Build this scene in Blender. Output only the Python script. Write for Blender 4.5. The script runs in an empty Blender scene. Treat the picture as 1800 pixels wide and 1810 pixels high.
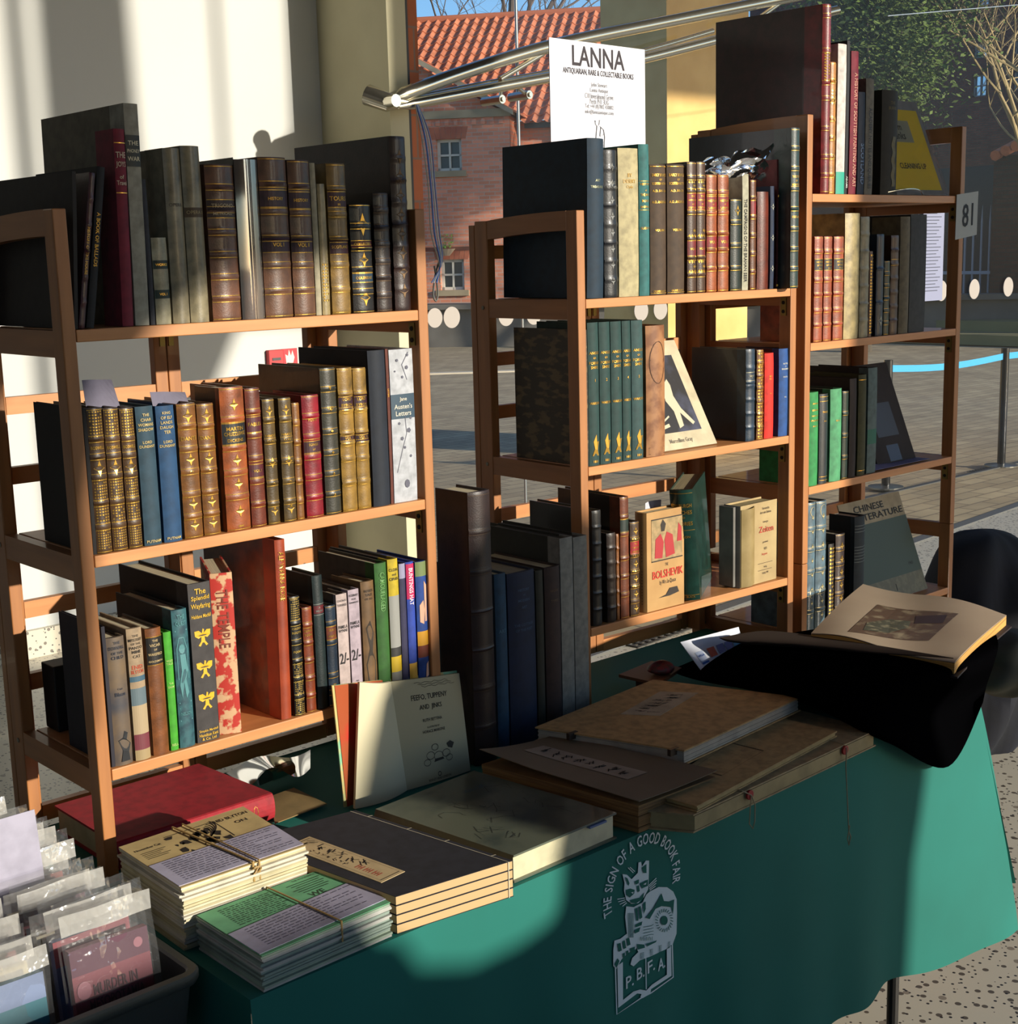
import bpy, bmesh, math, random
from mathutils import Vector, Matrix
from mathutils.geometry import tessellate_polygon
random.seed(7)
R = math.radians
S = bpy.context.scene
COL = S.collection

# ---------------------------------------------------------------- camera
FPX = 2490.29; YAW, PITCH, ROLL = R(41.9855), R(10.386), R(-1.4934)
EYE = Vector((-0.958, -2.036, 0.9893))
_fw = Vector((math.sin(YAW)*math.cos(PITCH), math.cos(YAW)*math.cos(PITCH), -math.sin(PITCH)))
_r = Vector((math.cos(YAW), -math.sin(YAW), 0)); _u = _r.cross(_fw)
_r2 = _r*math.cos(ROLL)+_u*math.sin(ROLL); _u2 = -_r*math.sin(ROLL)+_u*math.cos(ROLL)
cam = bpy.data.cameras.new('camera'); camo = bpy.data.objects.new('camera', cam); COL.objects.link(camo)
cam.sensor_fit = 'HORIZONTAL'; cam.sensor_width = 36; cam.lens = FPX*36/1800
cam.clip_start = .05; cam.clip_end = 500
m = Matrix((_r2, _u2, -_fw)).transposed().to_4x4(); m.translation = EYE
camo.matrix_world = m
S.camera = camo

# ---------------------------------------------------------------- world, sun, exposure
SKX, SKZ = -0.30, -0.25                      # the sun's slope per metre of depth
w = bpy.data.worlds.new('sky'); S.world = w; w.use_nodes = True
nt = w.node_tree; nt.nodes.clear()
out = nt.nodes.new('ShaderNodeOutputWorld'); bg = nt.nodes.new('ShaderNodeBackground')
sky = nt.nodes.new('ShaderNodeTexSky'); sky.sky_type = 'NISHITA'; sky.sun_disc = False
sky.sun_elevation = R(13.5); sky.sun_rotation = R(180-16.7); sky.air_density = 1.0; sky.dust_density = .6; sky.ozone_density = 5.0
nt.links.new(sky.outputs[0], bg.inputs[0]); nt.links.new(bg.outputs[0], out.inputs[0]); bg.inputs[1].default_value = .205
sun = bpy.data.lights.new('sun', 'SUN'); suno = bpy.data.objects.new('sun', sun); COL.objects.link(suno)
sun.energy = 6.0; sun.color = (1.0, .92, .79); sun.angle = R(.8)
suno.rotation_euler = Vector((SKX, 1, SKZ)).to_track_quat('-Z', 'Y').to_euler()
suno.location = (2, -6, 3)
vs = S.view_settings; vs.view_transform = 'Standard'; vs.look = 'None'; vs.gamma = 1; vs.use_curve_mapping = False
vs.exposure = 0.0

# ---------------------------------------------------------------- helpers
def ray(px, py): return _fw+_r2*((px-900)/FPX)-_u2*((py-905)/FPX)
def at(px, py, ax, v):
    d = ray(px, py); return EYE+d*((v-EYE[ax])/d[ax])
def pr(P):
    d = Vector(P)-EYE; z = d.dot(_fw); return 900+FPX*d.dot(_r2)/z, 905-FPX*d.dot(_u2)/z
def lin(h):
    if not isinstance(h, str): return tuple(h)+(1,)
    v = [int(h[i:i+2], 16)/255 for i in (0, 2, 4)]
    return tuple(c/12.92 if c <= .04045 else ((c+.055)/1.055)**2.4 for c in v)+(1,)
MC = {}
def mat(h, rough=.6, metal=0., nz=None, bump=0., stretch=(1, 1, 1), coat=0., sheen=0.):
    """hex colour; nz=(scale, second colour, lo, hi)"""
    key = (h, rough, metal, nz, bump, stretch, coat, sheen)
    if key in MC: return MC[key]
    M = bpy.data.materials.new('m'); M.use_nodes = True; t = M.node_tree; b = t.nodes['Principled BSDF']
    b.inputs['Roughness'].default_value = rough; b.inputs['Metallic'].default_value = metal
    b.inputs['Base Color'].default_value = lin(h); b.inputs['Coat Weight'].default_value = coat
    if sheen < 0: b.inputs['Specular IOR Level'].default_value = 0
    if nz or bump:
        tc = t.nodes.new('ShaderNodeTexCoord'); mp = t.nodes.new('ShaderNodeMapping'); mp.inputs['Scale'].default_value = stretch
        t.links.new(tc.outputs['Object'], mp.inputs[0])
        n = t.nodes.new('ShaderNodeTexNoise'); n.inputs['Scale'].default_value = nz[0] if nz else 60; n.inputs['Detail'].default_value = 5
        t.links.new(mp.outputs[0], n.inputs['Vector'])
        if nz:
            r = t.nodes.new('ShaderNodeValToRGB'); r.color_ramp.elements[0].position = nz[2]; r.color_ramp.elements[1].position = nz[3]
            r.color_ramp.elements[0].color = lin(h); r.color_ramp.elements[1].color = lin(nz[1])
            t.links.new(n.outputs[0], r.inputs[0]); t.links.new(r.outputs[0], b.inputs['Base Color'])
        if bump:
            n2 = t.nodes.new('ShaderNodeTexNoise'); n2.inputs['Scale'].default_value = 350; n2.inputs['Detail'].default_value = 3
            t.links.new(mp.outputs[0], n2.inputs['Vector'])
            bp = t.nodes.new('ShaderNodeBump'); bp.inputs['Strength'].default_value = bump; bp.inputs['Distance'].default_value = .001
            t.links.new(n2.outputs[0], bp.inputs['Height']); t.links.new(bp.outputs[0], b.inputs['Normal'])
    MC[key] = M; return M
def shade(h, k):
    v = [max(0, min(255, int(int(h[i:i+2], 16)*k))) for i in (0, 2, 4)]
    return '%02x%02x%02x' % tuple(v)
def leather(h): return mat(h, .42, nz=(38, shade(h, .62), .35, .72), bump=.25, coat=.15)
def clothm(h): return mat(h, .72, nz=(55, shade(h, .82), .4, .7), bump=.12)
def paper(h): return mat(h, .8, nz=(25, shade(h, .88), .4, .7))
GOLD = mat('e0b050', .3, .85); GOLDD = mat('b08a3c', .38, .7)
def film(h='ffffff', white=.12, gl=.25, rough=.08, bump=.0, nsc=30):
    key = ('film', h, white, gl, rough, bump, nsc)
    if key in MC: return MC[key]
    M = bpy.data.materials.new('film'); M.use_nodes = True; t = M.node_tree; t.nodes.clear()
    o = t.nodes.new('ShaderNodeOutputMaterial'); tr = t.nodes.new('ShaderNodeBsdfTransparent'); g = t.nodes.new('ShaderNodeBsdfGlossy'); d = t.nodes.new('ShaderNodeBsdfDiffuse')
    g.inputs['Roughness'].default_value = rough; d.inputs[0].default_value = lin(h)
    m1 = t.nodes.new('ShaderNodeMixShader'); m2 = t.nodes.new('ShaderNodeMixShader'); fr = t.nodes.new('ShaderNodeFresnel'); fr.inputs[0].default_value = 1.45
    mu = t.nodes.new('ShaderNodeMath'); mu.operation = 'MULTIPLY_ADD'; mu.inputs[1].default_value = gl*3; mu.inputs[2].default_value = gl*.12
    t.links.new(fr.outputs[0], mu.inputs[0])
    m1.inputs[0].default_value = white; t.links.new(tr.outputs[0], m1.inputs[1]); t.links.new(d.outputs[0], m1.inputs[2])
    t.links.new(mu.outputs[0], m2.inputs[0]); t.links.new(m1.outputs[0], m2.inputs[1]); t.links.new(g.outputs[0], m2.inputs[2]); t.links.new(m2.outputs[0], o.inputs[0])
    if bump:
        n = t.nodes.new('ShaderNodeTexNoise'); n.inputs['Scale'].default_value = nsc; tc = t.nodes.new('ShaderNodeTexCoord'); t.links.new(tc.outputs['Object'], n.inputs['Vector'])
        bp = t.nodes.new('ShaderNodeBump'); bp.inputs['Strength'].default_value = bump; bp.inputs['Distance'].default_value = .01
        t.links.new(n.outputs[0], bp.inputs['Height']); t.links.new(bp.outputs[0], g.inputs['Normal']); t.links.new(bp.outputs[0], d.inputs['Normal']); t.links.new(bp.outputs[0], fr.inputs['Normal'])
    MC[key] = M; return M

class G:
    def __init__(s): s.v = []; s.f = []; s.m = []
    def add(s, vs, fs, mi=0, T=None):
        o = len(s.v)
        s.v += [tuple(T(Vector(p)) if T else p) for p in vs]
        s.f += [tuple(i+o for i in f) for f in fs]; s.m += [mi]*len(fs); return s
    def box(s, x0, x1, y0, y1, z0, z1, mi=0, T=None):
        vs = [(x, y, z) for x in (x0, x1) for y in (y0, y1) for z in (z0, z1)]
        return s.add(vs, [(0, 1, 3, 2), (4, 6, 7, 5), (0, 4, 5, 1), (2, 3, 7, 6), (0, 2, 6, 4), (1, 5, 7, 3)], mi, T)
    def grid(s, fn, nu, nv, mi=0):
        vs = [tuple(fn(i/nu, j/nv)) for i in range(nu+1) for j in range(nv+1)]
        fs = [(i*(nv+1)+j, (i+1)*(nv+1)+j, (i+1)*(nv+1)+j+1, i*(nv+1)+j+1) for i in range(nu) for j in range(nv)]
        return s.add(vs, fs, mi)
    def slab(s, fn, nu, nv, th, mi=0):
        """closed sheet: fn(u,v)->point, thickness th along -z of each point"""
        a = [Vector(fn(i/nu, j/nv)) for i in range(nu+1) for j in range(nv+1)]
        n = len(a); vs = [tuple(p) for p in a]+[tuple(p-Vector((0, 0, th))) for p in a]
        q = lambda i, j: i*(nv+1)+j
        fs = []
        for i in range(nu):
            for j in range(nv):
                f = (q(i, j), q(i+1, j), q(i+1, j+1), q(i, j+1)); fs.append(f); fs.append(tuple(k+n for k in reversed(f)))
        per = [q(i, 0) for i in range(nu+1)]+[q(nu, j) for j in range(1, nv+1)]+[q(i, nv) for i in range(nu-1, -1, -1)]+[q(0, j) for j in range(nv-1, 0, -1)]
        for k in range(len(per)):
            a1, b1 = per[k], per[(k+1) % len(per)]; fs.append((b1, a1, a1+n, b1+n))
        return s.add(vs, fs, mi)
    def tube(s, pts, r, n=8, mi=0, caps=True, flat=1.):
        pts = [Vector(p) for p in pts]; rs = r if isinstance(r, (list, tuple)) else [r]*len(pts)
        vs = []; fs = []; prev = None
        for i, p in enumerate(pts):
            d = (pts[min(i+1, len(pts)-1)]-pts[max(i-1, 0)]).normalized()
            a = prev if prev else (Vector((0, 0, 1)) if abs(d.z) < .9 else Vector((1, 0, 0)))
            x = (a-d*a.dot(d)).normalized(); y = d.cross(x); prev = x
            for k in range(n):
                t = 2*math.pi*k/n; vs.append(tuple(p+x*(rs[i]*math.cos(t))+y*(rs[i]*flat*math.sin(t))))
        for i in range(len(pts)-1):
            for k in range(n): fs.append((i*n+k, i*n+(k+1) % n, (i+1)*n+(k+1) % n, (i+1)*n+k))
        if caps: fs.append(tuple(range(n-1, -1, -1))); fs.append(tuple((len(pts)-1)*n+k for k in range(n)))
        return s.add(vs, fs, mi)
    def prism(s, poly, a, b, fn, mi=0):
        """poly 2D extruded between a and b; fn(x,y,t)->3D"""
        n = len(poly); tri = tessellate_polygon([[Vector((p[0], p[1], 0)) for p in poly]])
        vs = [tuple(fn(p[0], p[1], a)) for p in poly]+[tuple(fn(p[0], p[1], b)) for p in poly]
        fs = [tuple(t) for t in tri]+[tuple(n+i for i in reversed(t)) for t in tri]+[(i, (i+1) % n, n+(i+1) % n, n+i) for i in range(n)]
        return s.add(vs, fs, mi)
    def poly(s, poly, fn, mi=0):
        tri = tessellate_polygon([[Vector((p[0], p[1], 0)) for p in poly]])
        return s.add([tuple(fn(*p)) for p in poly], [tuple(t) for t in tri], mi)
    def stroke(s, pts, wd, fn, mi=0, closed=False):
        """ribbon in 2D of width wd mapped with fn"""
        P = [Vector((p[0], p[1])) for p in pts]; n = len(P)
        if closed: P.append(P[0]); n += 1
        vs = []
        for i in range(n):
            a = P[i-1] if i > 0 else (P[-2] if closed else P[0]); b = P[i+1] if i < n-1 else (P[1] if closed else P[-1])
            d = (b-a); d = d.normalized() if d.length > 0 else Vector((1, 0)); nn = Vector((-d.y, d.x))*wd/2
            ww = 1
            vs += [tuple(fn(*(P[i]+nn*ww))), tuple(fn(*(P[i]-nn*ww)))]
        return s.add(vs, [(2*i, 2*i+1, 2*i+3, 2*i+2) for i in range(n-1)], mi)
    def build(s, name, mats, parent=None, smooth=False, bevel=0., fixn=True):
        me = bpy.data.meshes.new(name); me.from_pydata(s.v, [], s.f)
        for M in (mats if isinstance(mats, (list, tuple)) else [mats]): me.materials.append(M)
        for p, mi in zip(me.polygons, s.m): p.material_index = mi; p.use_smooth = smooth
        me.update()
        if fixn:
            bm = bmesh.new(); bm.from_mesh(me); bmesh.ops.recalc_face_normals(bm, faces=bm.faces); bm.to_mesh(me); bm.free()
        if smooth: me.shade_smooth(); me.set_sharp_from_angle(angle=R(40))
        o = bpy.data.objects.new(name, me); COL.objects.link(o)
        if parent: o.parent = parent
        if bevel:
            bv = o.modifiers.new('bevel', 'BEVEL'); bv.width = bevel; bv.segments = 2; bv.limit_method = 'ANGLE'; bv.angle_limit = R(50)
        return o
def tag(o, label, cat, group=None):
    o['label'] = label; o['category'] = cat
    if group: o['group'] = group
    return o
def thing(name, label, cat, loc=(0, 0, 0), rot=(0, 0, 0), group=None):
    o = bpy.data.objects.new(name, None); COL.objects.link(o); o.empty_display_size = .05
    o.location = loc; o.rotation_euler = rot
    return tag(o, label, cat, group)
def struct(o): o['kind'] = 'structure'; return o
TXT = {}
def text_geo(s):
    """(verts2d, faces, width, height) of a string set in the built-in face, height 1 for capitals"""
    if s in TXT: return TXT[s]
    c = bpy.data.curves.new('t', 'FONT'); c.body = s; c.align_x = 'CENTER'; c.resolution_u = 2; c.offset = .012
    o = bpy.data.objects.new('t', c); COL.objects.link(o)
    bpy.context.view_layer.update()
    me = bpy.data.meshes.new_from_object(o)
    v = [(p.co.x, p.co.y) for p in me.vertices]; f = [tuple(p.vertices) for p in me.polygons]
    bpy.data.objects.remove(o); bpy.data.curves.remove(c); bpy.data.meshes.remove(me)
    if not v: v = [(0, 0), (.1, 0), (.1, .1)]; f = [(0, 1, 2)]
    x0 = min(p[0] for p in v); x1 = max(p[0] for p in v); y0 = min(p[1] for p in v); y1 = max(p[1] for p in v)
    cx = (x0+x1)/2
    v = [(p[0]-cx, p[1]-y0) for p in v]
    TXT[s] = (v, f, x1-x0, y1-y0); return TXT[s]
def put_text(g, s, cx, cy, wmax, hmax, fn, mi=0, vert=0, exact=False):
    """centre (cx,cy), fits in wmax x hmax; vert=1 reads top to bottom; fn(x,y)->3D"""
    v, f, W, H = text_geo(s)
    if exact: sx = wmax/W; sy = hmax/H
    else:
        k = min(wmax/W, hmax/H); sx = k; sy = min(hmax/H, k*1.5)
    P = []
    for x, y in v:
        a = x*sx; b = (y-H/2)*sy
        P.append(tuple(fn(cx+b, cy-a)) if vert == 1 else tuple(fn(cx-b, cy+a)) if vert == 2 else tuple(fn(cx+a, cy+b)))
    g.add(P, f, mi)
# ---------------------------------------------------------------- added panels behind the camera, outlined to cast the sun and shade patches
def shadow_caster(name, poly):
    return struct(G().prism([(u+1.2, v+1.0) for u, v in poly], -4.0, -4.06, lambda x, z, q: (x, q, z)).build(name, mat('3c342c', .8)))
shadow_caster('shadow_caster_low', [(-4, -1.8), (-4, -.05), (.0, -.05), (.03, -.11), (.06, -.12), (.10, -.18), (.2, -.215), (.3, -.215), (.37, -.2), (.40, -.17), (.42, -.08), (.445, 0), (.48, .12), (.52, .2), (.6, .235), (.68, .28), (.72, .42), (.8, .5), (.95, .54), (1.10, .48), (1.19, .42), (1.235, .26), (1.30, .17), (1.37, .10), (1.42, .03), (1.475, -.08), (1.49, -.25), (1.45, -.45), (1.44, -.7), (1.43, -1.8)])
shadow_caster('shadow_caster_right', [(2.07, -.4), (2.04, .4), (2.07, 1.2), (2.08, 3.4), (2.78, 3.4), (2.78, -.4)])
shadow_caster('shadow_caster_upper', [(-4, .27), (-.02, .27), (.0, .45), (.005, .62), (.04, .78), (.15, .9), (.28, .985), (.5, 1.0), (.93, 1.02), (.95, 3.4), (-4, 3.4)])
shadow_caster('shadow_caster_strip', [(3.025, 0), (3.025, 3.5), (3.095, 3.5), (3.095, 0)])
shadow_caster('shadow_caster_patch', [(3.17, -.2), (3.17, 3.5), (3.60, 3.5), (3.62, 2.4), (3.68, 1.86), (3.8, 1.86), (4.3, 2.49), (4.49, 2.68), (4.5, 3.5), (4.95, 3.5), (4.95, 2.0), (4.52, 1.72), (4.1, 1.72), (3.98, 1.5), (3.9, 1.36), (3.98, .7), (3.98, -.2)])
shadow_caster('shadow_caster_bar', [(4.06, 2.1), (4.06, 3.5), (4.085, 3.5), (4.085, 2.1)])
# ---------------------------------------------------------------- world-space helpers
def rebase(t):
    """move a thing's origin to its base without moving its shape"""
    obs = [t] if t.type == 'MESH' else []
    def walk(o):
        for c in o.children:
            if c.type == 'MESH': obs.append(c)
            walk(c)
    kids = [o for o in COL.objects if o.parent == t]
    allm = obs+kids+[o for k in kids for o in COL.objects if o.parent == k]
    V = [v.co for o in allm if o.type == 'MESH' for v in o.data.vertices]
    b = Vector(((min(v.x for v in V)+max(v.x for v in V))/2, (min(v.y for v in V)+max(v.y for v in V))/2, min(v.z for v in V)))
    for o in allm:
        if o.type == 'MESH': o.data.transform(Matrix.Translation(-b))
    t.location = b
    return t
def node_mat(build, rough=.7, bump=0):
    M = bpy.data.materials.new('m'); M.use_nodes = True; t = M.node_tree; b = t.nodes['Principled BSDF']; b.inputs['Roughness'].default_value = rough
    build(t, b); return M
def brickmat(c1, c2, mortar, bw=.225, bh=.075, ms=.008, axis='xz', nz=.5):
    def f(t, b):
        tc = t.nodes.new('ShaderNodeTexCoord'); sx = t.nodes.new('ShaderNodeSeparateXYZ'); cb = t.nodes.new('ShaderNodeCombineXYZ')
        t.links.new(tc.outputs['Object'], sx.inputs[0])
        t.links.new(sx.outputs['XYZ'.index(axis[0].upper())], cb.inputs[0]); t.links.new(sx.outputs['XYZ'.index(axis[1].upper())], cb.inputs[1])
        br = t.nodes.new('ShaderNodeTexBrick'); br.inputs['Scale'].default_value = 1; br.inputs['Brick Width'].default_value = bw; br.inputs['Row Height'].default_value = bh; br.inputs['Mortar Size'].default_value = ms
        br.inputs['Color1'].default_value = lin(c1); br.inputs['Color2'].default_value = lin(c2); br.inputs['Mortar'].default_value = lin(mortar)
        t.links.new(cb.outputs[0], br.inputs['Vector'])
        n = t.nodes.new('ShaderNodeTexNoise'); n.inputs['Scale'].default_value = 2.2; n.inputs['Detail'].default_value = 6; t.links.new(tc.outputs['Object'], n.inputs[0])
        mx = t.nodes.new('ShaderNodeMixRGB'); mx.blend_type = 'MULTIPLY'; mx.inputs[0].default_value = nz
        t.links.new(br.outputs[0], mx.inputs[1]); t.links.new(n.outputs[0], mx.inputs[2]); t.links.new(mx.outputs[0], b.inputs['Base Color'])
    return node_mat(f, .85)
# ---------------------------------------------------------------- the room
FL = -.8; GY = 3.6; WY = 4.18
def terrazzo(base, sc=38):
    def f(t, b):
        tc = t.nodes.new('ShaderNodeTexCoord'); prev = None
        for i, (s, col, th) in enumerate(((sc, '5c5448', .30), (sc*.55, '8a8070', .22), (sc*1.7, '2c2a28', .26))):
            mp = t.nodes.new('ShaderNodeMapping'); mp.inputs['Location'].default_value = (i*3.7, i*1.3, 0); t.links.new(tc.outputs['Object'], mp.inputs[0])
            v = t.nodes.new('ShaderNodeTexVoronoi'); v.inputs['Scale'].default_value = s; v.inputs['Randomness'].default_value = 1; t.links.new(mp.outputs[0], v.inputs['Vector'])
            lt = t.nodes.new('ShaderNodeMath'); lt.operation = 'LESS_THAN'; lt.inputs[1].default_value = th; t.links.new(v.outputs['Distance'], lt.inputs[0])
            sx = t.nodes.new('ShaderNodeSeparateColor'); t.links.new(v.outputs['Color'], sx.inputs[0])
            g2 = t.nodes.new('ShaderNodeMath'); g2.operation = 'GREATER_THAN'; g2.inputs[1].default_value = .55; t.links.new(sx.outputs[0], g2.inputs[0])
            mu = t.nodes.new('ShaderNodeMath'); mu.operation = 'MULTIPLY'; t.links.new(lt.outputs[0], mu.inputs[0]); t.links.new(g2.outputs[0], mu.inputs[1])
            mx = t.nodes.new('ShaderNodeMixRGB'); mx.inputs[2].default_value = lin(col); t.links.new(mu.outputs[0], mx.inputs[0])
            if prev: t.links.new(prev, mx.inputs[1])
            else: mx.inputs[1].default_value = lin(base)
            prev = mx.outputs[0]
        t.links.new(prev, b.inputs['Base Color'])
    return node_mat(f, .35)
TERR = terrazzo('c4bca8'); WHITE = mat('c6c7c2', .7, nz=(.8, 'c0c1bc', .3, .7)); CREAM = mat('c4bd9c', .7, nz=(2, 'b4ac8c', .4, .7))
struct(G().box(-5, 14, -4.1, GY+.05, FL-.1, FL).box(-5, 3.9, GY+.05, WY+.1, FL-.1, FL).build('floor', TERR))
SETT = brickmat('c8b48c', 'b09c78', '948468', bw=.30, bh=.14, ms=.009, axis='xy', nz=.6)
struct(G().prism([(3.25, 2.30), (14, 3.25), (14, GY+.05), (3.25, GY+.05)], FL, FL+.004, lambda x, y, q: (x, y, q)).build('floor_paving', SETT))
struct(G().prism([(3.25, 2.24), (14, 3.19), (14, 3.26), (3.25, 2.31)], FL, FL+.008, lambda x, y, q: (x, y, q)).build('trim_6', mat('5c5c58', .6)))
xc0 = at(690, 200, 1, GY).x; xc1 = at(723, 200, 1, GY).x; xc2 = at(752, 200, 1, GY).x
struct(G().box(-5, xc0+.02, WY, WY+.2, FL+.12, 6.0).build('wall_left', WHITE))
struct(G().box(-5, xc0, WY-.03, WY+.05, FL, FL+.13).build('baseboard_left', TERR))
struct(G().box(xc0, xc1, GY, WY+.2, FL, 6.0).build('trim_1', CREAM))
struct(G().box(xc1, xc1+.022, GY+.01, WY+.1, FL, 6.0).build('trim_2', mat('1c1814', .5)))
struct(G().box(xc1+.022, xc2, GY+.04, WY+.2, FL-.1, 6.0).build('trim_3', brickmat('d07850', 'bc6840', 'a08070', bw=.24, bh=.21, ms=.006)))
struct(G().box(-5, 14, -4.1, WY+.2, 4.75, 4.9).build('sky_block_top', mat('3c3c40', .8)))  # added overhead, out of view, to cut the sky light on the stall
struct(G().box(-5, -4.8, -4.1, WY, FL, 4.75).build('sky_block_left', mat('4c4c50', .8)))  # unseen side panel, added to keep ambient light out
# glazed wall
gl = G().box(xc2, 13.9, GY+.01, GY+.022, FL, 5.4)
struct(gl.build('window_1', film('ffffff', .003, .006, .01)))
struct(G().box(xc2, 13.9, GY-.004, GY+.03, FL, FL+.012).build('trim_4', mat('5c5a54', .5, .5)))
for i, (px, py, r) in enumerate(((769, 562, .05), (799, 561, .055), (895, 558, .055), (944, 556, .055), (1134, 549, .06), (1168, 547, .06), (1665, 514, .075), (1723, 511, .075), (1783, 507, .075))):
    p = at(px, py, 1, GY+.005)
    g = G().tube([(0, 0, 0), (0, .003, 0)], r, 28)
    o = g.build('glazing_dot', mat('a09890', .6)); o.location = p
    tag(o, 'round white glazing dot on the glass wall, ' + ('first', 'second', 'third', 'fourth', 'fifth', 'sixth', 'seventh, left of the 81 post', 'eighth, right of the 81 post', 'last, at the picture edge')[i] + (' from the left' if i < 6 else ''), 'glazing dot', 'glazing dots')
# joints of the glass, seen as thin lines
struct(G().tube([at(912, 0, 1, GY+.03), at(918, 265, 1, GY+.03), at(930, 900, 1, GY+.03)], .008, 8).build('trim_5', mat('909698', .3, .8)))
struct(G().tube([at(1570, 28, 1, GY+.03), at(1830, 6, 1, GY+.03)], .0035, 6).build('trim_7', mat('a8b0b4', .3, .5)))
# fire alarm call point and sign
def wp(px, py, y=WY): p = at(px, py, 1, y); return p.x, p.z
t = thing('fire_alarm_sign', 'red fire alarm call point and flame sign on the white wall', 'sign')
x0, z0 = wp(471, 648); x1, z1 = wp(497, 617); x2, _ = wp(524, 617)
G().box(x0, x1-.004, WY-.03, WY-.001, z0, z1).build('call_point', mat('b0282c', .5), t, bevel=.004)
G().box(x0+.02, x1-.025, WY-.033, WY-.0305, z0+.03, z1-.04).build('panel', mat('38383a', .4), t)
G().box(x1, x2, WY-.006, WY-.001, z0, z1).build('plate', mat('c02430', .5), t)
k = (x2-x1)/2; cx = (x1+x2)/2; cz = (z0+z1)/2
g = G().poly([(cx-.5*k, cz-.7*k), (cx+.4*k, cz-.7*k), (cx+.6*k, cz-.1*k), (cx+.35*k, cz+.7*k), (cx+.15*k, cz+.1*k), (cx-.1*k, cz+.8*k), (cx-.25*k, cz+.1*k), (cx-.6*k, cz+.3*k)], lambda x, z: (x, WY-.0075, z))
g.build('flame_symbol', mat('e0c8c0', .6), t, fixn=False); rebase(t)
# ---------------------------------------------------------------- steel truss and cables inside the glass
STEEL = mat('d0cab8', .2, .95)
t = thing('steel_truss', 'polished steel bow truss running along the glass wall from the column', 'truss')
TY = 3.42
def arc(P, y=TY, n=24):
    Q = [at(px, py, 1, y) for px, py in P]; R_ = []
    for i in range(n+1):
        s = i/n*(len(Q)-1); k = min(int(s), len(Q)-2); u = s-k
        a = Q[max(k-1, 0)]; b_ = Q[k]; c = Q[k+1]; d = Q[min(k+2, len(Q)-1)]
        R_.append(.5*((2*b_)+(c-a)*u+(2*a-5*b_+4*c-d)*u*u+(3*b_-a-3*c+d)*u**3))
    return R_
G().tube(arc([(700, 172), (820, 128), (980, 80), (1180, 38), (1440, -14)]), [.014]+[.034]*24, 14).build('upper_chord', STEEL, t, smooth=True)
G().tube(arc([(704, 188), (900, 150), (1100, 112), (1300, 62), (1480, 18)]), [.012]+[.028]*24, 14).build('lower_chord', STEEL, t, smooth=True)
G().tube(arc([(704, 180), (850, 150), (960, 130), (1120, 95), (1260, 55)], TY+.06), .016, 10).build('inner_rod', STEEL, t, smooth=True)
for a, b_ in (((884, 140), (960, 95)), ((1345, 30), (1400, -10))): G().tube([at(*a, 1, TY), at(*b_, 1, TY)], .014, 10).build('strut', STEEL, t, smooth=True)
g = G(); P0 = at(698, 180, 1, TY); g.tube([P0+Vector((-.07, .12, .04)), P0+Vector((-.02, .03, 0)), P0+Vector((.08, 0, 0))], [.05, .045, .02], 14)
g.tube([P0+Vector((-.03, -.05, 0)), P0+Vector((-.03, .08, 0))], .03, 12)
g.build('end_bracket', STEEL, t, smooth=True)
for px, py, ax, ay in ((884, 176, 890, 140), (932, 168, 905, 145)):
    p = at(px, py, 1, TY+.05); q_ = at(ax, ay, 1, TY+.02)
    g = G().tube([q_, p], .010, 8).tube([p+Vector((0, -.02, 0)), p+Vector((0, .13, 0))], .022, 14)
    g.tube([p+Vector((0, -.03, 0)), p+Vector((0, -.02, 0))], .012, 10); g.build('glass_clamp', STEEL, t, smooth=True)
rebase(t)
t = thing('hanging_cable', 'bundle of blue and grey cables hanging down beside the brick pier', 'cable')
for k, (dx, c, r) in enumerate(((0, '3c5c9c', .005), (5, '9aa0a4', .004), (-6, '7c7c74', .003), (9, '5a6c9c', .004))):
    G().tube(arc([(736+dx*.3, 185), (752+dx, 245), (762+dx*.8, 330), (768+dx, 410), (778+dx*.4, 462), (772-dx, 500)], TY-.04, 30), r, 6).build('cable', mat(c, .5), t, smooth=True)
G().tube(arc([(779, 455), (770, 485), (766, 520), (771, 532), (774, 515), (768, 470)], TY-.03, 20), .005, 6).build('cable_end', mat('4c4c48', .5), t, smooth=True)
rebase(t)
# ---------------------------------------------------------------- outdoors
struct(G().box(-30, 90, GY+.05, 30, FL-.12, FL-.02).box(-30, 90, 30, 90, FL-.12, FL-.02).build('ground', SETT))
# square stone pillar
t = G().box(8.15, 9.22, 6.0, 6.75, FL-.02, 5.2)
PILL = mat('e0bc74', .8, nz=(3, 'd0a860', .35, .7)); o = tag(t.build('stone_pillar', PILL), 'square sandstone pillar just outside the glass wall', 'pillar'); rebase(o)
# brick building with pantile roof
BR = thing('brick_building', 'red brick building with orange pantile roof and white sash windows, across the yard', 'building')
BD = 30.; rc = ray(905, 400); rc = Vector((rc.x, rc.y, 0)); CO = Vector((EYE.x, EYE.y, 0))+rc*(BD/1.03); CO.z = FL-.02
ba = math.atan2(-.80, .60); BR.location = CO; BR.rotation_euler = (0, 0, ba)
ex = Vector((math.cos(ba), math.sin(ba), 0)); ey = Vector((-math.sin(ba), math.cos(ba), 0))
def fac(px, py, yl=0.):
    d = ray(px, py); t_ = ((CO+ey*yl-EYE).dot(ey))/d.dot(ey); p = EYE+d*t_-CO
    return p.dot(ex), p.z
BRK = brickmat('e49474', 'c87c5c', 'b8a494', ms=.007, nz=.22)
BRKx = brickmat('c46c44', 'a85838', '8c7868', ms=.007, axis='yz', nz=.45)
zc = fac(905, 203)[1]; ze = zc+.12
sl = .56
wins = []
for (a, b_, c, d_) in ((773, 245, 815, 303), (780, 458, 820, 513)):
    xa, za = fac(a, d_); xb, zb_ = fac(c, b_); wins.append((xa, xb, za, zb_))
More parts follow.
